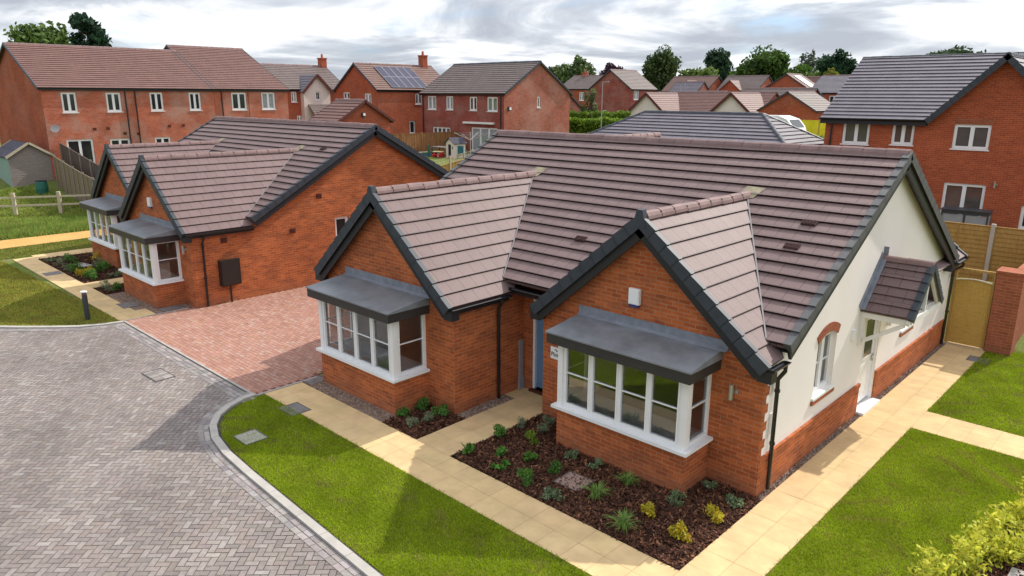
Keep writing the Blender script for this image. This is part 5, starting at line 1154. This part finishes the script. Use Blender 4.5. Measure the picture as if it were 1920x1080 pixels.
b = MB(); ridge_tiles(b, V(ax, -.3, hA+.02), V(ax, 4.6, hA+.02), .13, .46); b.build('ridge_tile', 'ridge_black', rr)
b = MB(); gutter(b, V(-.22, -.24, 5.42), V(ft-.15, -.24, 5.42), (0, -1, 0), .075); b.build('gutter', 'gutter', r1)
b = MB(); b.box(-.2, ft-.1, -.24, -.001, 5.16, 5.34); b.build('fascia', 'barge', r1)
pipe(r1, f, .32, 0, 5.2)
wall_light(r1, Fs(-1.95-rx, 0, 2.75))
b = MB(); b.tube([f(-4.75-rx, .05, 1.6), f(-4.75-rx, .05, 2.35), f(-4.60-rx, .12, 2.5), f(-4.52-rx, .12, 2.5)], .03, 8); b.build('vent_pipe', 'white_paint', r1)
t = thing('storage_box', 'dark grey storage unit with a flat lid behind the timber fence', 'storage unit', (-3.35, 24.0, .45), math.radians(4))
b = MB(); b.box(0, 1.75, 0, .9, 1.62, 1.76); b.box(-.04, 1.79, -.04, .94, 1.76, 1.80); b.build('lid', 'anthracite', t)
b = MB(); b.box(.06, .84, .03, .06, .1, 1.60); b.box(.92, 1.69, .03, .06, .1, 1.60); b.box(1.70, 1.73, .06, .86, .1, 1.6); b.build('panel', 'grey_pipe', t)
b = MB(); [b.box(x, x+.06, y, y+.06, 0, 1.618) for x in (0, .85, 1.69) for y in (0, .84)]; b.build('frame', 'anthracite', t)
# hipped roof bungalow H behind the near roof
zb = .45; t = thing('bungalow', 'hipped slate-grey roof with black ridge beyond the near roof', 'house', (-13.14, 26.85, zb))
hz, hk = 5.95-zb, .56; dn = 5.1; ca, sa = 1/math.sqrt(1+hk*hk), hk/math.sqrt(1+hk*hk); LR = 7.4; zl = hz-dn*hk; L = dn/ca
b = MB(); slope(b, V(-LR-dn, -dn, zl), (1, 0, 0), (0, ca, sa), 0, LR+2*dn, L, kl=ca, kr=-ca, lift=.05, tuck=.03); slope(b, V(-LR-dn, dn, zl), (1, 0, 0), (0, -ca, sa), 0, LR+2*dn, L, kl=ca, kr=-ca)
slope(b, V(dn, -dn, zl), (0, 1, 0), (-ca, 0, sa), 0, 2*dn, L, kl=ca, kr=-ca, lift=.05, tuck=.02); slope(b, V(-LR-dn, -dn, zl), (0, 1, 0), (ca, 0, sa), 0, 2*dn, L, kl=ca, kr=-ca); rf = b.build('roof', 'tile_slate', t)
for p, q in ((V(-LR, 0, hz), V(0, 0, hz)), (V(dn, -dn, zl), V(0, 0, hz)), (V(dn, dn, zl), V(0, 0, hz)), (V(-LR-dn, -dn, zl), V(-LR, 0, hz)), (V(-LR-dn, dn, zl), V(-LR, 0, hz))):
    b = MB(); ridge_tiles(b, p+V(0, 0, .03), q+V(0, 0, .03), .125, .46); b.build('ridge_tile', 'ridge_black', rf)
b = MB(); e = dn-.4
for f, L_ in ((Fs(-LR-e, -e), LR+2*e), (Fe(e, -e), 2*e), (Fn(e, e), LR+2*e), (Fw(-LR-e, e), 2*e)): wall(b, f, 0, L_, -.6, zl+.1)
b.build('wall', 'brick_orange', t)
# farther houses
zb = 2.0
w = [('E', .5, 6.35-zb, 1.25, 1.25, 2, 'curtain', '', [.5], 1), ('S', 8.1-5.6, 4.2-zb, .8, .7, 1, GD), ('S', 8.1-3.1, 4.2-zb, .8, .7, 1, GD)]
house('dark red brick gable house behind the street lamp and hedge', -62.25, 74.88, 7.35, 6.0, zb, 7.82-zb, 10.40-zb, 'y', 'brick_plum', 'tile_grey', w, .2)
w = [('S', 4.2, 6.1-zb, 1.0, 1.3, 2, 'curtain', '', [.5], 1), ('S', 6.3, 6.1-zb, 1.2, 1.3, 2, 'curtain', '', [.5], 1), ('S', 4.6, 3.1-zb, 2.4, 1.9, 3, 'curtain', '', [.5], 1)]
jh, _, _ = house('grey roofed house left of the dark red gable', -74.0, 82.0, 11.5, 8.0, zb, 7.95-zb, 10.0-zb, 'x', 'brick_red', 'tile_grey', w, .2); chimney(jh, 2.2, 4.0, 9.8-zb, 10.4-zb, .9, .6, 1, 'brick_pale')
house('small pink-brick house squeezed right of the dark red gable', -58.5, 90.0, 4.6, 4.5, zb, 7.3-zb, 9.0-zb, 'x', 'brick_pale', 'tile_slate', [('E', 1.5, 6.0-zb, 1.0, 1.0, 2, GD)], .2)
house('low grey roof beside the big round tree', -54.0, 88.0, 5.0, 5.0, zb, 6.2-zb, 7.6-zb, 'x', 'brick_pale', 'tile_grey', [], .2)
# cream bungalow with two front gables
t, cw, cr = house('wide brown roofed cream house with two front gables', -50.0, 70.3, 15.9, 7.4, zb, 5.15-zb, 7.35-zb, 'x', 'render_pale', 'tile_terracotta', [], .22, gable_mat='brick_mixed', gable='E', vmat='barge_brown')
for gx, ww, lab in ((-46.95-(-50.0), 2.75, 0), (-35.75-(-50.0), 2.75, 1)):
    fr = Fs(gx-ww, -3.6); b = MB(); hol = [(1.0, 3.3, 4.2-zb-1.6, 4.62-zb)] if lab == 0 else [(1.2, 3.6, 1.0, 2.3)]
    wall(b, fr, 0, 2*ww, -1, [(0, 2.75), (ww, 5.12), (2*ww, 2.75)], hol); wall(b, Fe(gx+ww, -3.6), 0, 4, -1, 2.8); wall(b, Fw(gx-ww, .4), 0, 4, -1, 2.8); b.build('front_gable', 'render_pale', t)
    h = hol[0]; window(t, fr, h[0], h[2], h[1]-h[0], h[3]-h[2], 4, [.5], 'curtain', .06, bw=.1)
    b = MB(); k_ = math.atan(2.45/2.85); L = 2.85/math.cos(k_); 
    for sg in (1, -1): slope(b, V(gx-sg*2.85, -3.85, 2.78), (0, 1, 0), (sg*math.cos(k_), 0, math.sin(k_)), 0, 3.85, L, kr=3.3/L)
    rf = b.build('gable_roof', 'tile_terracotta', t); b = MB(); ridge_tiles(b, V(gx, -3.85, 5.25), V(gx, 3.0, 5.25), .12, .9); b.build('ridge_tile', 'ridge_brown', rf)
    for sg in (1, -1): b = MB(); P = V(gx-sg*2.9, -3.88, 2.66); ev = V(sg*math.cos(k_), 0, math.sin(k_)); b.bar(P, P+ev*(L+.05), .08, .30, V(-ev.z, 0, ev.x)); b.build('bargeboard', 'barge_brown', rf)
b = MB(); fr = Fe(15.9, 0); wall(b, fr, 1.2, 6.6, .5, [(1.2, 3.2), (3.7, 5.2), (6.6, 3.2)]) if False else None
pipe(t, fr, 3.7, 2.0, 3.2, .09)
# houses beyond
zb = 2.1
def dormer(t, x, z, w, h, mat='brick_red'):
    b = MB(); wall(b, Fs(x-w/2, -.35), 0, w, z-1.2, [(0, z), (w/2, z+h), (w, z)]); d = b.build('dormer', mat, t); b = MB(); k_ = math.atan(h/(w/2)); L = (w/2+.12)/math.cos(k_)
    for sg in (1, -1): slope(b, V(x-sg*(w/2+.12), -.55, z-.08), (0, 1, 0), (sg*math.cos(k_), 0, math.sin(k_)), 0, .7, L, kr=2.6/L)
    b.build('dormer_roof', 'tile_dusty', d)
l1, _, _ = house('far brown roofed brick house, left one of a pair', -66.0, 100.0, 8.2, 7.5, zb, 7.75-zb, 10.1-zb, 'x', 'brick_red', 'tile_dusty', [('S', 3.0, 5.9-zb, 1.6, 1.4, 2, GD)], .2); dormer(l1, 4.9, 5.75, 3.6, 1.5)
m1, _, _ = house('far brown roofed brick house, right one of a pair', -56.6, 101.5, 6.8, 7.5, zb, 7.75-zb, 10.1-zb, 'x', 'brick_red', 'tile_grey', [('S', 3.0, 5.9-zb, 1.6, 1.4, 2, GD)], .2, gable_mat='brick_pale', gable='E'); dormer(m1, 2.4, 5.75, 3.6, 1.5)
n1, _, nr = house('red brick gable house with a bright skylit roof far right', -44.3, 91.74, 7.1, 4.6, zb, 7.75-zb, 9.95-zb, 'y', 'brick_red', 'tile_terracotta', [('E', 2.0, 6.2-zb, .9, 1.2, 2, 'curtain', '', [.5])], .2)
ang = math.atan(2.2/3.55); ev = V(-math.cos(ang), 0, math.sin(ang)); nn = V(math.sin(ang), 0, math.cos(ang)); a = V(7.1, 1.0, 7.75-zb)+ev*.6+nn*.08; b = MB(); q = [a, a+V(0, 1.9, 0), a+V(0, 1.9, 0)+ev*2.9, a+ev*2.9]; b.hexa([p-nn*.04 for p in q]+[p+nn*.04 for p in q]); b.build('solar_panel', 'steel', nr)
house('brown roofed brick house just behind the skylit one', -44.5, 103.8, 4.6, 5.5, zb, 7.4-zb, 9.85-zb, 'x', 'brick_pale', 'tile_terracotta', [], .2)
q1, _, qr = house('low brick house with a pale grey roof edge in front of the skylit one', -32.1, 65.97, 6.2, 6.6, zb, 5.5-zb, 7.35-zb, 'y', 'brick_red', 'tile_grey', [], .2)
house('small grey gable roof right of the pale roof edge', -35.0, 79.6, 3.0, 4.6, zb, 6.0-zb, 7.2-zb, 'x', 'brick_pale', 'tile_slate', [], .2)
house('greyish roofed long house behind the cream gables', -40.5, 76.5, 9.0, 5.5, zb, 6.2-zb, 7.85-zb, 'x', 'brick_red', 'tile_grey', [], .2)
house('slate roofed brick house half hidden by the right-hand roof', -34.2, 83.9, 7.0, 8.5, zb, 7.4-zb, 9.5-zb, 'x', 'brick_red', 'tile_slate', [('S', 2.6, 6.0-zb, 1.2, 1.0, 2, GD)], .2)
house('low brick outhouse beside the yellow fence', -28.0, 70.6, 6.5, 5.0, zb, 5.0-zb, 6.2-zb, 'x', 'brick_red', 'tile_terracotta', [], .2)
house('brown roof at the far left edge of the plum house', -95.0, 95.0, 9.0, 7.0, zb, 7.0-zb, 9.3-zb, 'x', 'brick_red', 'tile_dusty', [], .2) if False else None

# ------------------------------------------------------------------ garden things, shed, vehicles, lamps
t = thing('garden_shed', 'weathered timber shed with dark felt roof at the left edge', 'shed', (-50.83, .5, 1.03), math.radians(90))
Ws, Ds = 2.4, 3.6; pf = [(0, 1.98), (Ws/2, 2.76), (Ws, 1.98)]
b = MB(); wall(b, Fs(0, 0), 0, Ws, -.3, pf); wall(b, Fe(Ws, 0), 0, Ds, -.3, 1.98); wall(b, Fn(Ws, Ds), 0, Ws, -.3, pf)
for k in range(18):
    z = .02+k*.145; a = 0 if z < 1.9 else (z+.12-1.98)/.78*Ws/2; f = Fs(0, 0); a = max(0, a)
    if Ws-2*a > .2: b.hexa([f(a, .022, z), f(Ws-a, .022, z), f(Ws-a, .0, z), f(a, .0, z), f(a, .003, z+.145), f(Ws-a, .003, z+.145), f(Ws-a, .0, z+.145), f(a, .0, z+.145)])
b.build('wall', 'timber_old', t)
b = MB(); wall(b, Fw(0, Ds), 0, Ds, -.3, 1.98); b.build('side_wall', 'shed_green', t)
k_ = math.atan(.78/(Ws/2)); L = (Ws/2+.15)/math.cos(k_); b = MB()
for sg in (1, -1): slope(b, V(Ws/2-sg*(Ws/2+.15), -.2, 1.90), (0, 1, 0), (sg*math.cos(k_), 0, math.sin(k_)), 0, Ds+.4, L, g=.8, lift=.02)
b.build('roof', 'felt', t)
for yy in (-.23, Ds+.21):
    for sg in (1, -1): b = MB(); P = V(Ws/2-sg*(Ws/2+.17), yy, 1.88); ev = V(sg*math.cos(k_), 0, math.sin(k_)); b.bar(P, P+ev*L, .04, .14, V(-ev.z, 0, ev.x)); b.build('bargeboard', 'timber_pale', t)
t = thing('water_butt', 'dark green water butt beside the shed wall', 'water butt', (-48.3, 1.5, terr(-48.3, 1.5)-.05)); b = MB(); b.tube([(0, 0, 0), (0, 0, .35), (0, 0, .75), (0, 0, .8)], [.30, .36, .33, .30], 14); b.build('barrel', 'plastic_green', t); b = MB(); b.tube([(0, 0, .8), (0, 0, .86)], .32, 14); b.build('lid', 'barge', t)
gz = 1.95
t = thing('playhouse', 'toy playhouse with pale walls and a grey roof in the garden', 'playhouse', (-40.4, 28.3, gz), math.radians(-8))
b = MB(); wall(b, Fs(0, 0), 0, 1.15, 0, [(0, 1.25), (.575, 1.62), (1.15, 1.25)], [(.28, .72, .05, 1.1), (.86, 1.02, .72, .98)], .05); wall(b, Fe(1.15, 0), 0, 1.1, 0, 1.25); wall(b, Fw(0, 1.1), 0, 1.1, 0, 1.25); wall(b, Fn(1.15, 1.1), 0, 1.15, 0, [(0, 1.25), (.575, 1.62), (1.15, 1.25)]); b.build('wall', 'render_pale', t)
b = MB(); b.box(.28, .72, .055, .07, .05, 1.1); b.build('doorway', 'ink', t)
b = MB(); k_ = math.atan(.37/.575); L = .72/math.cos(k_)
for sg in (1, -1): slope(b, V(.575-sg*.72, -.12, 1.18), (0, 1, 0), (sg*math.cos(k_), 0, math.sin(k_)), 0, 1.34, L, g=.2, lift=.02, thick=.03)
b.build('roof', 'felt', t)
t = thing('rotary_airer', 'open rotary washing line on a thin pole', 'washing line', (-38.0, 28.75, gz)); b = MB(); b.tube([(0, 0, 0), (0, 0, 2.15)], .035, 8); b.build('pole', 'lamp_metal', t)
for k in range(4): a = k*math.pi/2+.35; b = MB(); b.bar((0, 0, 1.5), (math.cos(a)*1.45, math.sin(a)*1.45, 2.05), .035, .035); b.build('arm', 'lamp_metal', t)
b = MB()
for r in (.6, 1.0, 1.4):
    for k in range(4): a, a2 = k*math.pi/2+.35, (k+1)*math.pi/2+.35; z = 1.5+.55*r/1.45; b.bar((math.cos(a)*r, math.sin(a)*r, z), (math.cos(a2)*r, math.sin(a2)*r, z), .012, .012)
b.build('line', 'lamp_metal', t)
def chair(label, x, y, rz, mat):
    t = thing('garden_chair', label, 'chair', (x, y, gz), rz); 
    b = MB(); b.box(-.27, .27, -.25, .25, .42, .47); b.build('seat', mat, t); b = MB(); [b.box(-.27+k*.092, -.20+k*.092, .22, .26, .47, .98) for k in range(6)]; b.box(-.29, .29, .21, .27, .95, 1.02); b.build('backrest', mat, t)
    for sx_ in (-.24, .24):
        for sy_ in (-.22, .22): b = MB(); b.bar((sx_, sy_, .42), (sx_*1.15, sy_*1.15, 0), .05, .05); b.build('leg', mat, t)
    for sx_ in (-.28, .28): b = MB(); b.bar((sx_, -.24, .68), (sx_, .24, .68), .05, .03); b.bar((sx_, -.22, .47), (sx_, -.22, .67), .04, .03); b.build('armrest', mat, t)
chair('green plastic garden chair beside the long garden table', -41.9, 28.0, 2.6, 'plastic_green'); chair('teal plastic garden chair right of the playhouse', -38.9, 28.7, -2.9, 'plastic_teal')
t = thing('garden_table', 'thin pale-topped garden table by the boarded fence', 'table', (-42.6, 29.3, gz)); b = MB(); b.box(-.3, 1.9, -.45, .45, .74, .78); b.build('tabletop', 'lamp_metal', t)
for x in (-.2, 1.8):
    for y in (-.38, .38): b = MB(); b.bar((x, y, .74), (x, y, 0), .04, .04); b.build('leg', 'barge', t)
t = thing('toy_table', 'small red and yellow picnic table for children on the grass', 'toy table', (-41.0, 28.9-.9, gz), .4)
b = MB(); b.box(-.4, .4, -.25, .25, .46, .52); b.build('tabletop', 'toy_yellow', t); b = MB(); b.box(-.35, -.22, -.2, .2, 0, .455); b.box(.22, .35, -.2, .2, 0, .455); b.build('trestle', 'toy_red', t)
for y in (-.5, .36): b = MB(); b.box(-.4, .4, y, y+.16, .24, .30); b.box(-.3, -.24, y+.02, y+.14, 0, .24); b.box(.24, .3, y+.02, y+.14, 0, .24); b.build('bench', 'toy_red', t)
t = thing('toy_slide', 'blue plastic toy lying left of the red picnic table', 'toy', (-41.9, 27.6, gz), .6); b = MB(); b.bar((0, 0, .12), (1.0, 0, .42), .35, .06); b.build('chute', 'toy_blue', t); b = MB(); b.box(.85, 1.05, -.16, .16, 0, .38); b.build('ladder', 'plastic_white', t)
t = thing('raised_planter', 'low turquoise planter trough along the boarded fence', 'planter', (-43.3, 25.6, gz-.2)); b = MB(); b.box(0, .5, 0, 3.2, 0, .5); b.build('trough', 'pond_green', t); b = MB(); b.box(-.03, .53, -.03, 3.23, .5, .56); b.build('rim', 'timber_pale', t); leafball('foliage', .5, .6, GREEN, 200, .09, t, z0=.6)
t = thing('potted_palm', 'spiky leafy potted plant in front of the patio doors', 'potted plant', (-38.9, 31.6, 2.0)); b = MB(); b.tube([(0, 0, 0), (0, 0, .5)], [.22, .3], 12); b.build('pot', 'grey_pipe', t); o = tuft('foliage', .8, 1.3, (.20, .32, .08), 130, .05, t); o.location = (0, 0, .45)
b = MB(); b.tube([(0, 0, .4), (0, 0, 1.0)], .04, 6); b.build('stem', 'bark_trunk', t)
# motorhome
t = thing('motorhome', 'large white motorhome with a rounded front behind the hipped roof', 'motorhome', (-26.3, 47.2, 1.95), math.radians(-2))
b = MB(); L = 6.5; prof_ = [(0, .5), (0, 3.15), (.25, 3.42), (4.9, 3.42), (5.7, 3.15), (6.25, 2.55), (6.5, 1.8), (6.75, 1.35), (6.8, .5)]
A = [V(x, 0, z) for x, z in prof_]; B = [V(x, 2.3, z) for x, z in prof_]
ins = lambda p: V(p.x, .12, p.z) if p.z > 3.2 else p
A = [V(p.x, .0 if p.z < 3.2 else .14, p.z) for p in A]; B = [V(p.x, 2.3 if p.z < 3.2 else 2.16, p.z) for p in B]
b.face([p for p in A]); b.face(B[::-1])
for i in range(len(A)): j = (i+1) % len(A); b.face([A[j], A[i], B[i], B[j]])
b.build('body', 'car_white', t)
b = MB(); b.face([V(4.3, -.01, 2.35), V(5.75, -.01, 2.30), V(5.35, -.01, 2.95), V(4.35, -.01, 2.95)]); b.face([V(1.2, -.01, 2.2), V(2.6, -.01, 2.2), V(2.6, -.01, 2.9), V(1.2, -.01, 2.9)]); b.build('side_window', 'glass_mid', t)
b = MB(); b.face([V(6.28, .25, 2.54), V(6.28, 2.05, 2.54), V(5.78, 2.0, 3.12), V(5.78, .3, 3.12)]); b.build('windscreen', 'glass_dark', t)
for x in (1.4, 5.4):
    for y in (.02, 2.08): b = MB(); b.tube([(x, y-.06, .38), (x, y+.22, .38)], .38, 16); b.build('wheel', 'ink', t)
t = thing('parked_van', 'white van roof showing between the two hedges', 'van', (-41.9, 50.9, 2.0), math.radians(40))
b = MB(); A = [(0, .35), (0, 2.2), (.1, 2.45), (3.0, 2.45), (3.9, 1.7), (4.7, 1.4), (4.8, .35)]
P = [V(x, 0, z) for x, z in A]; Q = [V(x, 1.8, z) for x, z in A]; b.face(P); b.face(Q[::-1])
for i in range(len(P)): j = (i+1) % len(P); b.face([P[j], P[i], Q[i], Q[j]])
b.build('body', 'car_white', t); b = MB(); b.face([V(3.08, .15, 2.40), V(3.08, 1.65, 2.40), V(3.86, 1.65, 1.76), V(3.86, .15, 1.76)][::-1]); b.build('windscreen', 'glass_dark', t)
for x in (.9, 3.8):
    for y in (-.02, 1.68): b = MB(); b.tube([(x, y, .33), (x, y+.16, .33)], .33, 14); b.build('wheel', 'ink', t)
def lamp(label, x, y, h, z):
    t = thing('street_lamp', label, 'street lamp', (x, y, z)); b = MB(); b.tube([(0, 0, 0), (0, 0, h*.3), (0, 0, h)], [.06, .045, .03], 8); b.build('pole', 'lamp_metal', t); b = MB(); b.bar((-.05, 0, h), (.6, .1, h+.05), .14, .06); b.build('lamp_head', 'lamp_metal', t)
lamp('street lamp standing before the dark red brick gable', -36.58, 43.83, 6.05, 2.0); lamp('distant street lamp before the pair of brown roofed houses', -47.44, 75.12, 6.4, 2.0)

# ------------------------------------------------------------------ hedges and trees
def hedge(label, x0, y0, x1, y1, w, h, col, n, leaf, z=2.0, col2=None):
    t = thing('hedge', label, 'hedge', (x0, y0, z), math.atan2(y1-y0, x1-x0)); L = math.hypot(x1-x0, y1-y0)
    P = RNG.random((n, 3)); P[:, 0] = P[:, 0]*L; f = RNG.integers(0, 3, n); P[:, 1] = np.where(f == 0, RNG.random(n)*.25, np.where(f == 1, 1-RNG.random(n)*.2, P[:, 1]))*w-w/2; P[:, 2] = np.where(f < 2, P[:, 2], 1-RNG.random(n)*.12)
    wob = 1+.025*np.sin(P[:, 0]*1.9)+.02*np.sin(P[:, 0]*4.7+1)+.022*RNG.normal(size=n); P[:, 2] *= h*wob; P[:, 1] *= (1+.07*np.sin(P[:, 0]*2.7+P[:, 2]*2))
    Q = rot_quads(P, leaf, .6); c = np.array(col)*(1+RNG.normal(0, .2, (n, 1)))
    if col2 is not None: m = (RNG.random(n) < .35); c[m] = np.array(col2)*(1+RNG.normal(0, .15, (m.sum(), 1)))
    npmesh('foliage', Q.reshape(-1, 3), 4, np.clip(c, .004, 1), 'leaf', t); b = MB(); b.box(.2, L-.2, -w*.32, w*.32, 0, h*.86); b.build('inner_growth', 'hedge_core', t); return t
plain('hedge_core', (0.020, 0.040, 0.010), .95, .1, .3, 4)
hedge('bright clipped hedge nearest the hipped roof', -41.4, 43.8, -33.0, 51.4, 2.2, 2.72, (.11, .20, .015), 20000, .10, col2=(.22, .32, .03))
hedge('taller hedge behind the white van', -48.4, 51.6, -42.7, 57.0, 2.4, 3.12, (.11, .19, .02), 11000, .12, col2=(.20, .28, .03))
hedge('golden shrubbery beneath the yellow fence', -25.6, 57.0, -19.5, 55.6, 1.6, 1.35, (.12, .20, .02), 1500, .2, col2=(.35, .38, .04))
def tree(label, x, y, r, z0, z1, col, n=3500, leaf=.42, kind='round', lumps=26, gz=2.0, col2=None, name='broadleaf_tree', core=.55, sparse=1.0, flat=1.0):
    t = thing(name, label, 'tree', (x, y, gz)); H = z1-gz; cz = (z0+z1)/2-gz; rz = (z1-z0)/2
    b = MB(); rr = max(.18, r*.07); b.tube([(0, 0, -.3), (0, 0, H*.3), (r*.03, 0, H*.6), (0, r*.04, H*.92)], [rr*1.3, rr, rr*.6, rr*.15], 8)
    cc = RNG.normal(size=(lumps, 3)); cc /= np.linalg.norm(cc, axis=1)[:, None]; cc *= (core+(1-core)*RNG.random((lumps, 1)))*.80
    if kind == 'conifer': 
        hz = RNG.random(lumps); cc = np.stack([RNG.normal(0, .34, lumps)*(1.15-hz), RNG.normal(0, .34, lumps)*(1.15-hz), hz*1.9-.95], 1)
    if kind == 'cedar':
        lv = RNG.random(lumps); an = RNG.random(lumps)*6.28; ra = (.25+.65*RNG.random(lumps))*(1.10-.55*lv); cc = np.stack([np.cos(an)*ra, np.sin(an)*ra, lv*1.75-.85], 1)
    for i in range(min(lumps, 14)):
        p = V(cc[i][0]*r, cc[i][1]*r, cz+cc[i][2]*rz); b.tube([(0, 0, H*(.25+.03*i)), tuple((V(0, 0, H*(.3+.03*i))+p)/2), tuple(p)], [rr*.5, rr*.3, rr*.1], 5)
    b.build('trunk', 'bark_trunk', t)
    ls = .30+.20*RNG.random(lumps); k = RNG.integers(0, lumps, n); d = RNG.normal(size=(n, 3)); d /= np.linalg.norm(d, axis=1)[:, None]; d *= (RNG.random((n, 1))**.45)
    if kind == 'cedar': d[:, 2] *= .55
    P = cc[k]+d*(ls[k]*sparse)[:, None]; P = P*np.array([r, r, rz*flat]); P[:, 2] += cz
    Q = rot_quads(P, leaf, .6); c = np.array(col)*1.25*(1+RNG.normal(0, .16, (n, 1)))*(.82+.36*RNG.random((lumps, 1)))[k]
    if col2 is not None: m = (RNG.random(lumps) < .4)[k]; c[m] = np.array(col2)*(1+RNG.normal(0, .15, (m.sum(), 1)))
    npmesh('crown', Q.reshape(-1, 3), 4, np.clip(c, .004, 1), 'leaf', t); return t
TG = (.060, .105, .022); TD = (.028, .058, .020); TL = (.095, .145, .028)
tree('broad mid-green tree above the long terrace roof', -108.2, 18.6, 4.2, 7.6, 15.7, (.075, .125, .024), 5200, .36, lumps=30)
tree('dark layered conifer above the terrace roof', -101.4, 22.0, 2.9, 7.5, 16.4, (.018, .045, .022), 4200, .30, 'cedar', 34, name='conifer_tree')
tree('leafy green tree behind the plum house and grey roof', -87.2, 103.0, 3.9, 5.5, 14.3, (.085, .125, .035), 4200, .36, sparse=.9, col2=(.05, .085, .025))
tree('purple-leaved tree right behind the dark red gable', -88.8, 115.8, 2.7, 8.3, 14.2, (.040, .018, .030), 2600, .36, lumps=20, name='copper_beech')
tree('tall rounded dark green tree standing alone mid-skyline', -81.0, 122.8, 4.2, 5.6, 16.0, (.055, .085, .025), 6000, .36, lumps=34)
tree('cluster of dark pointed conifers mid-skyline', -78.2, 140.3, 5.4, 8.2, 15.7, (.022, .050, .022), 5200, .42, 'conifer', 34, name='conifer_tree')
tree('lighter green tree low before the conifer cluster', -74.5, 127.0, 4.6, 6.5, 12.6, TL, 3200, .42)
tree('low pale tree at the left foot of the conifer cluster', -78.5, 126.5, 2.6, 7.0, 11.4, TL, 1600, .42, lumps=14)
tree('dark bushy tree between conifers and the great oak', -70.5, 138.5, 3.4, 6.5, 12.9, TD, 2400, .42)
tree('great spreading oak with sky showing through', -58.2, 123.4, 6.3, 6.5, 15.4, (.055, .105, .018), 9000, .38, lumps=44, col2=(.035, .070, .018))
tree('second oak crown merging right of the great oak', -53.9, 126.6, 3.6, 6.5, 12.8, (.060, .115, .018), 3200, .40)
tree('dark lower limb tree left of the great oak', -60.4, 119.8, 3.0, 5.8, 11.0, TD, 2600, .36)
tree('wispy sparse birch between the two big trees', -59.6, 143.9, 2.3, 8.5, 16.3, (.080, .10, .070), 900, .32, lumps=22, sparse=.75, name='birch_tree')
tree('dark domed tree rising left of the right-hand roof', -59.5, 158.4, 4.3, 7.5, 17.1, (.022, .055, .025), 6000, .40, lumps=34)
tree('yellow-green bush tree under the dark domed tree', -46.0, 119.9, 2.3, 5.6, 11.7, (.16, .17, .025), 2600, .36, lumps=18)
tree('second yellow-green bush tree beside the birch', -50.5, 122.5, 2.6, 5.6, 10.9, (.10, .14, .03), 2200, .40, lumps=18)
tree('flat-topped dark tree peeping over the right-hand roof ridge', -29.5, 129.2, 5.0, 10.0, 14.9, (.040, .070, .030), 4200, .34, lumps=34, flat=.9)
tree('small pale tree just right of the plum house gable', -97.0, 107.8, 1.9, 8.2, 12.6, (.12, .15, .06), 900, .36, lumps=12)
tree('scraggy shrub by the plum house annex', -46.3, 54.6, 1.1, 3.2, 7.6, (.10, .12, .05), 900, .14, lumps=12, name='garden_tree')
tree('pale leafy shrub in front of the cream window by the yellow fence', -29.6, 63.5, .9, 2.2, 4.6, (.14, .17, .05), 400, .16, lumps=8, name='garden_tree')
for i in range(9):
    x, y = -150+i*24, 190+7*math.sin(i*2.1); tree(['hazy far-off tree on the horizon beyond the roofs']*1 and 'far-off tree on the horizon line, %s' % ['beyond the terrace', 'behind the cream-gabled house', 'behind the solar-roofed house', 'behind the plum house', 'behind the purple tree', 'left of the lone round tree', 'behind the brown roofed pair', 'behind the great oak', 'behind the right-hand roof'][i], x, y, 8.0, 2.5, 10.5, (.05, .08, .035), 1500, .8, lumps=20)
